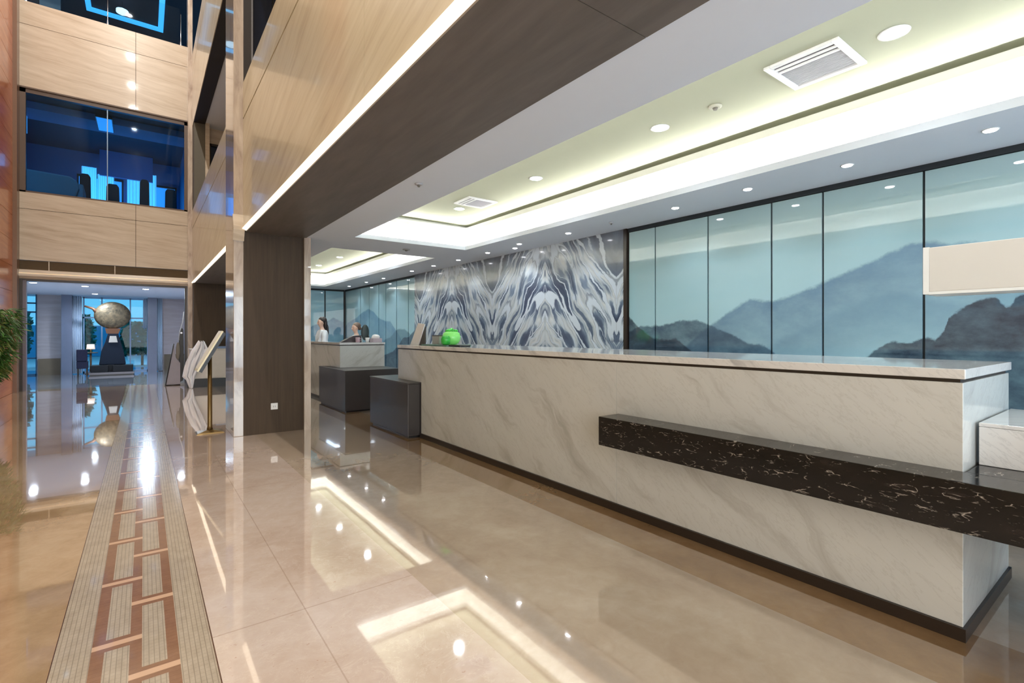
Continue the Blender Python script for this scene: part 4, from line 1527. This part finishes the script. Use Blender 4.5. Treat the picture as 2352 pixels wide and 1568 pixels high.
# ================================================================ POTTED PLANT at the left edge
t = thing('potted_palm', 'leafy green potted palm against the orange stone wall at the left edge', 'plant', (-2.05, 11.5, 0))
px, py = -2.12, 11.2
bm = bmesh.new()
lathe(bm, px, py, [(0.16, 0.0), (0.20, 0.05), (0.26, 0.42), (0.27, 0.48), (0.24, 0.48)], 28)
obj('pot', bm, plain('brown_pot', c(96, 62, 42), 0.4), t)
bm = bmesh.new()
random.seed(11)
for k in range(7):
    a = k * 0.9
    tube(bm, [(px + 0.05 * math.cos(a), py + 0.05 * math.sin(a), 0.44), (px + 0.09 * math.cos(a), py + 0.09 * math.sin(a), 1.1), (px + 0.2 * math.cos(a), py + 0.2 * math.sin(a), 1.75)], [0.016, 0.013, 0.006], 7)
obj('stems', bm, plain('palm_stem', c(96, 84, 48), 0.6), t)
bm = bmesh.new()
for k in range(2400):
    a = random.uniform(0, 2 * PI)
    zz = random.uniform(0.70, 1.80)
    rr = (0.44 - 0.25 * abs(zz - 1.55)) * random.uniform(0.35, 1.0)
    p = Vector((px + 0.10 + rr * math.cos(a), py + rr * math.sin(a), zz))
    if p.x < -2.28:
        continue
    d = Vector((math.cos(a) + random.uniform(-.5, .5), math.sin(a) + random.uniform(-.5, .5), random.uniform(-1.2, 0.3))).normalized()
    u = d.cross(Vector((random.uniform(-1, 1), random.uniform(-1, 1), 1))).normalized() * random.uniform(0.010, 0.018)
    L = random.uniform(0.08, 0.17)
    q = [p, p + d * L * 0.4 + u, p + d * L + Vector((0, 0, -0.03)), p + d * L * 0.4 - u]
    bm.faces.new([bm.verts.new(v) for v in q])


def leaf_mat():
    q = NT('palm_leaf')
    n = q.noise(q.co(), 7, 3)
    col = q.ramp(n, [(0.3, c(28, 58, 20)), (0.5, c(62, 106, 40)), (0.7, c(120, 120, 60))])
    return q.out(col, 0.45)


o = obj('foliage', bm, leaf_mat(), t)
o['kind'] = 'stuff'

# ================================================================ PEOPLE behind the far desk
def skin_body(name, joints, edges, mat, parent=None, sub=2, root=0):
    me = bpy.data.meshes.new(name)
    me.from_pydata([j[:3] for j in joints], edges, [])
    me.materials.append(mat)
    o = bpy.data.objects.new(name, me)
    COL.objects.link(o)
    if parent:
        o.parent = parent
    o.modifiers.new('skin', 'SKIN')
    lay = me.skin_vertices[0] if me.skin_vertices else None
    if lay is None:
        bpy.context.view_layer.objects.active = o
    for i, j in enumerate(joints):
        r = j[3]
        me.skin_vertices[0].data[i].radius = (r, r) if isinstance(r, (int, float)) else r
        me.skin_vertices[0].data[i].use_root = (i == root)
    sb = o.modifiers.new('sub', 'SUBSURF')
    sb.levels = sb.render_levels = sub
    for p in me.polygons:
        p.use_smooth = True
    return o


SKIN = plain('skin', c(226, 188, 170), 0.5, var=0.03)


def person(px, py, h, label, hair_col, top_col, hair_long, face=-1, seated=False):
    """standing figure facing -X (face=-1); all coordinates from the feet"""
    t = thing('person', label, 'person', (px, py, 0))
    k = h / 1.66
    zo = 0.0

    def V(x, y, z, r):
        return (px + face * x * k * 1.0, py + y * k, (z + zo) * k, r * k if not isinstance(r, tuple) else (r[0] * k, r[1] * k))
    J = [V(0, 0, 0.92, 0.12), V(0.01, 0, 1.08, 0.10), V(0.01, 0, 1.26, 0.12), V(0, 0, 1.38, 0.07), V(0.01, 0, 1.435, 0.036), V(0.045, 0, 1.50, 0.064), V(0.03, 0, 1.575, 0.094), V(0.015, 0, 1.635, 0.066),
         V(0, 0.17, 1.33, 0.05), V(0.03, 0.22, 1.08, 0.038), V(0.22, 0.20, 1.02, 0.030), V(0.30, 0.19, 1.02, 0.026),
         V(0, -0.17, 1.33, 0.05), V(0.03, -0.22, 1.08, 0.038), V(0.22, -0.20, 1.02, 0.030), V(0.30, -0.19, 1.02, 0.026),
         V(0, 0.09, 0.84, 0.085), V(0.01, 0.10, 0.48, 0.055), V(-0.01, 0.10, 0.08, 0.036), V(0.12, 0.10, 0.035, 0.03),
         V(0, -0.09, 0.84, 0.085), V(0.01, -0.10, 0.48, 0.055), V(-0.01, -0.10, 0.08, 0.036), V(0.12, -0.10, 0.035, 0.03)]
    E_ = [(0, 1), (1, 2), (2, 3), (3, 4), (4, 5), (5, 6), (6, 7), (2, 8), (8, 9), (9, 10), (10, 11), (2, 12), (12, 13), (13, 14), (14, 15),
          (0, 16), (16, 17), (17, 18), (18, 19), (0, 20), (20, 21), (21, 22), (22, 23)]
    # fingers and thumbs
    for wr, s in ((11, 1), (15, -1)):
        base = J[wr]
        for f, (dy, L) in enumerate(((-0.026, 0.060), (-0.009, 0.072), (0.009, 0.068), (0.026, 0.052))):
            i0 = len(J)
            J.append((base[0] + face * 0.035 * k, base[1] + dy * k, base[2] - 0.004, 0.009 * k))
            J.append((base[0] + face * (0.035 + L * 0.6) * k, base[1] + dy * 1.1 * k, base[2] - 0.012, 0.008 * k))
            J.append((base[0] + face * (0.035 + L) * k, base[1] + dy * 1.1 * k, base[2] - 0.03, 0.007 * k))
            E_ += [(wr, i0), (i0, i0 + 1), (i0 + 1, i0 + 2)]
        i0 = len(J)
        J.append((base[0] + face * 0.012 * k, base[1] - s * 0.035 * k, base[2] - 0.004, 0.010 * k))
        J.append((base[0] + face * 0.045 * k, base[1] - s * 0.052 * k, base[2] - 0.012, 0.008 * k))
        E_ += [(wr, i0), (i0, i0 + 1)]
    body = skin_body('body', J, E_, SKIN, None)
    body.parent = t
    body.matrix_parent_inverse = Matrix.Translation(-t.location)

    def child(o):
        o.parent = t
        o.matrix_parent_inverse = Matrix.Translation(-t.location)
        return o
    # blouse over torso and arms
    JS = [V(0, 0, 0.90, 0.16), V(0.03, 0, 1.08, 0.15), V(0.02, 0, 1.26, 0.155), V(0, 0, 1.37, 0.085),
          V(0, 0.175, 1.325, 0.068), V(0.03, 0.225, 1.08, 0.056), V(0.20, 0.20, 1.02, 0.044),
          V(0, -0.175, 1.325, 0.068), V(0.03, -0.225, 1.08, 0.056), V(0.20, -0.20, 1.02, 0.044)]
    child(skin_body('shirt', JS, [(0, 1), (1, 2), (2, 3), (2, 4), (4, 5), (5, 6), (2, 7), (7, 8), (8, 9)], plain('shirt_%d' % top_col[0], c(*top_col), 0.8, var=0.02)))
    JT = [V(0, 0, 0.95, 0.14), V(0, 0, 0.86, 0.13), V(0, 0.09, 0.80, 0.10), V(0.01, 0.10, 0.48, 0.07), V(-0.01, 0.10, 0.10, 0.055),
          V(0, -0.09, 0.80, 0.10), V(0.01, -0.10, 0.48, 0.07), V(-0.01, -0.10, 0.10, 0.055)]
    child(skin_body('trousers', JT, [(0, 1), (1, 2), (2, 3), (3, 4), (1, 5), (5, 6), (6, 7)], plain('dark_trousers', c(34, 34, 42), 0.8)))
    # hair
    bm = bmesh.new()
    hx = px + face * 0.012 * k
    ell(bm, (hx - face * 0.018 * k, py, 1.605 * k), (0.095 * k, 0.088 * k, 0.085 * k))
    if hair_long:
        ell(bm, (hx - face * 0.075 * k, py, 1.50 * k), (0.050 * k, 0.075 * k, 0.15 * k))
        ell(bm, (hx - face * 0.115 * k, py, 1.36 * k), (0.040 * k, 0.065 * k, 0.16 * k))
    else:
        ell(bm, (hx - face * 0.085 * k, py, 1.55 * k), (0.045 * k, 0.05 * k, 0.05 * k))
    o = child(obj('hair', bm, plain('hair_%d' % hair_col[0], c(*hair_col), 0.5)))
    # face
    bm = bmesh.new()
    ell(bm, (px + face * 0.108 * k, py, 1.535 * k), (0.016 * k, 0.011 * k, 0.024 * k), 10, 8)
    child(obj('nose', bm, SKIN))
    bm = bmesh.new()
    for s in (-1, 1):
        ell(bm, (px + face * 0.094 * k, py + s * 0.030 * k, 1.562 * k), (0.010 * k, 0.014 * k, 0.006 * k), 8, 6)
    child(obj('eyes', bm, M['dark']))
    bm = bmesh.new()
    ell(bm, (px + face * 0.088 * k, py, 1.498 * k), (0.012 * k, 0.024 * k, 0.006 * k), 8, 6)
    child(obj('mouth', bm, plain('lips', c(186, 104, 100), 0.4)))
    bm = bmesh.new()
    for s in (-1, 1):
        ell(bm, (px + face * 0.02 * k, py + s * 0.078 * k, 1.55 * k), (0.016 * k, 0.009 * k, 0.026 * k), 8, 6)
    child(obj('ears', bm, SKIN))
    return t


person(3.64, 12.98, 1.80, 'person with long dark hair in a white blouse behind the back desk', (34, 24, 26), (244, 246, 252), True)
person(4.02, 11.55, 1.64, 'person in a pale grey-green shirt behind the black monitor on the back desk', (104, 84, 74), (190, 204, 202), False)

# things on the back desk
ZD = 1.2255
t = thing('computer_monitor', 'black oval-backed monitor standing on the back reception desk', 'monitor', (3.68, 10.1, ZD))
bm = bmesh.new()
ell(bm, (3.70, 10.12, ZD + 0.20), (0.085, 0.03, 0.165), 24, 14)
obj('back_shell', bm, plain('dark_green_black', c(38, 52, 54), 0.4), t)
bm = bmesh.new()
tube(bm, [(3.76, 10.10, ZD + 0.14), (3.79, 10.10, ZD + 0.01)], 0.014, 8)
obj('stem', bm, M['black'], t)
bm = bmesh.new()
lathe(bm, 3.76, 10.10, [(0.06, ZD), (0.05, ZD + 0.01)], 20)
obj('base', bm, M['black'], t)
t = thing('sloping_document_stand', 'dark wedge-shaped document stand on the back reception desk', 'document stand', (3.35, 10.05, ZD))
bm = bmesh.new()
prism(bm, [(3.16, ZD), (3.58, ZD), (3.58, ZD + 0.14), (3.42, ZD + 0.13)], 'y', 10.0, 10.15)
obj('wedge', bm, plain('dark_plum', c(48, 38, 44), 0.5), t)
t = thing('mug', 'pink mug in front of the dark document stand on the back desk', 'mug', (3.45, 9.85, ZD))
bm = bmesh.new()
lathe(bm, 3.45, 9.85, [(0.035, ZD), (0.04, ZD + 0.01), (0.042, ZD + 0.10), (0.036, ZD + 0.10)], 20)
obj('cup', bm, plain('pink_ceramic', c(176, 150, 160), 0.3), t)
bm = bmesh.new()
tube(bm, [(3.49, 9.85, ZD + 0.08), (3.52, 9.85, ZD + 0.07), (3.52, 9.85, ZD + 0.035), (3.49, 9.85, ZD + 0.025)], 0.006, 8)
obj('handle', bm, plain('pink_ceramic', c(176, 150, 160), 0.3), t)
t = thing('paper_cup', 'small white paper cup below the black monitor on the back desk', 'cup', (3.63, 9.80, ZD))
bm = bmesh.new()
lathe(bm, 3.63, 9.80, [(0.03, ZD), (0.042, ZD + 0.095), (0.038, ZD + 0.095)], 20)
obj('cup', bm, M['white'], t)
t = thing('tissue_box', 'mauve box topped with a white crumpled tissue at the back desk end', 'tissue box', (3.85, 9.9, ZD))
box('box', 3.75, 3.94, 9.80, 9.99, ZD, ZD + 0.08, plain('mauve_box', c(182, 168, 176), 0.6), t, 0.005)
bm = bmesh.new()
ell(bm, (3.84, 9.89, ZD + 0.10), (0.085, 0.07, 0.055))
for v in bm.verts:
    v.co += Vector((math.sin(v.co.z * 90), math.cos(v.co.x * 80), math.sin(v.co.y * 70))) * 0.006
obj('tissue', bm, plain('tissue_white', c(232, 228, 226), 0.9), t)
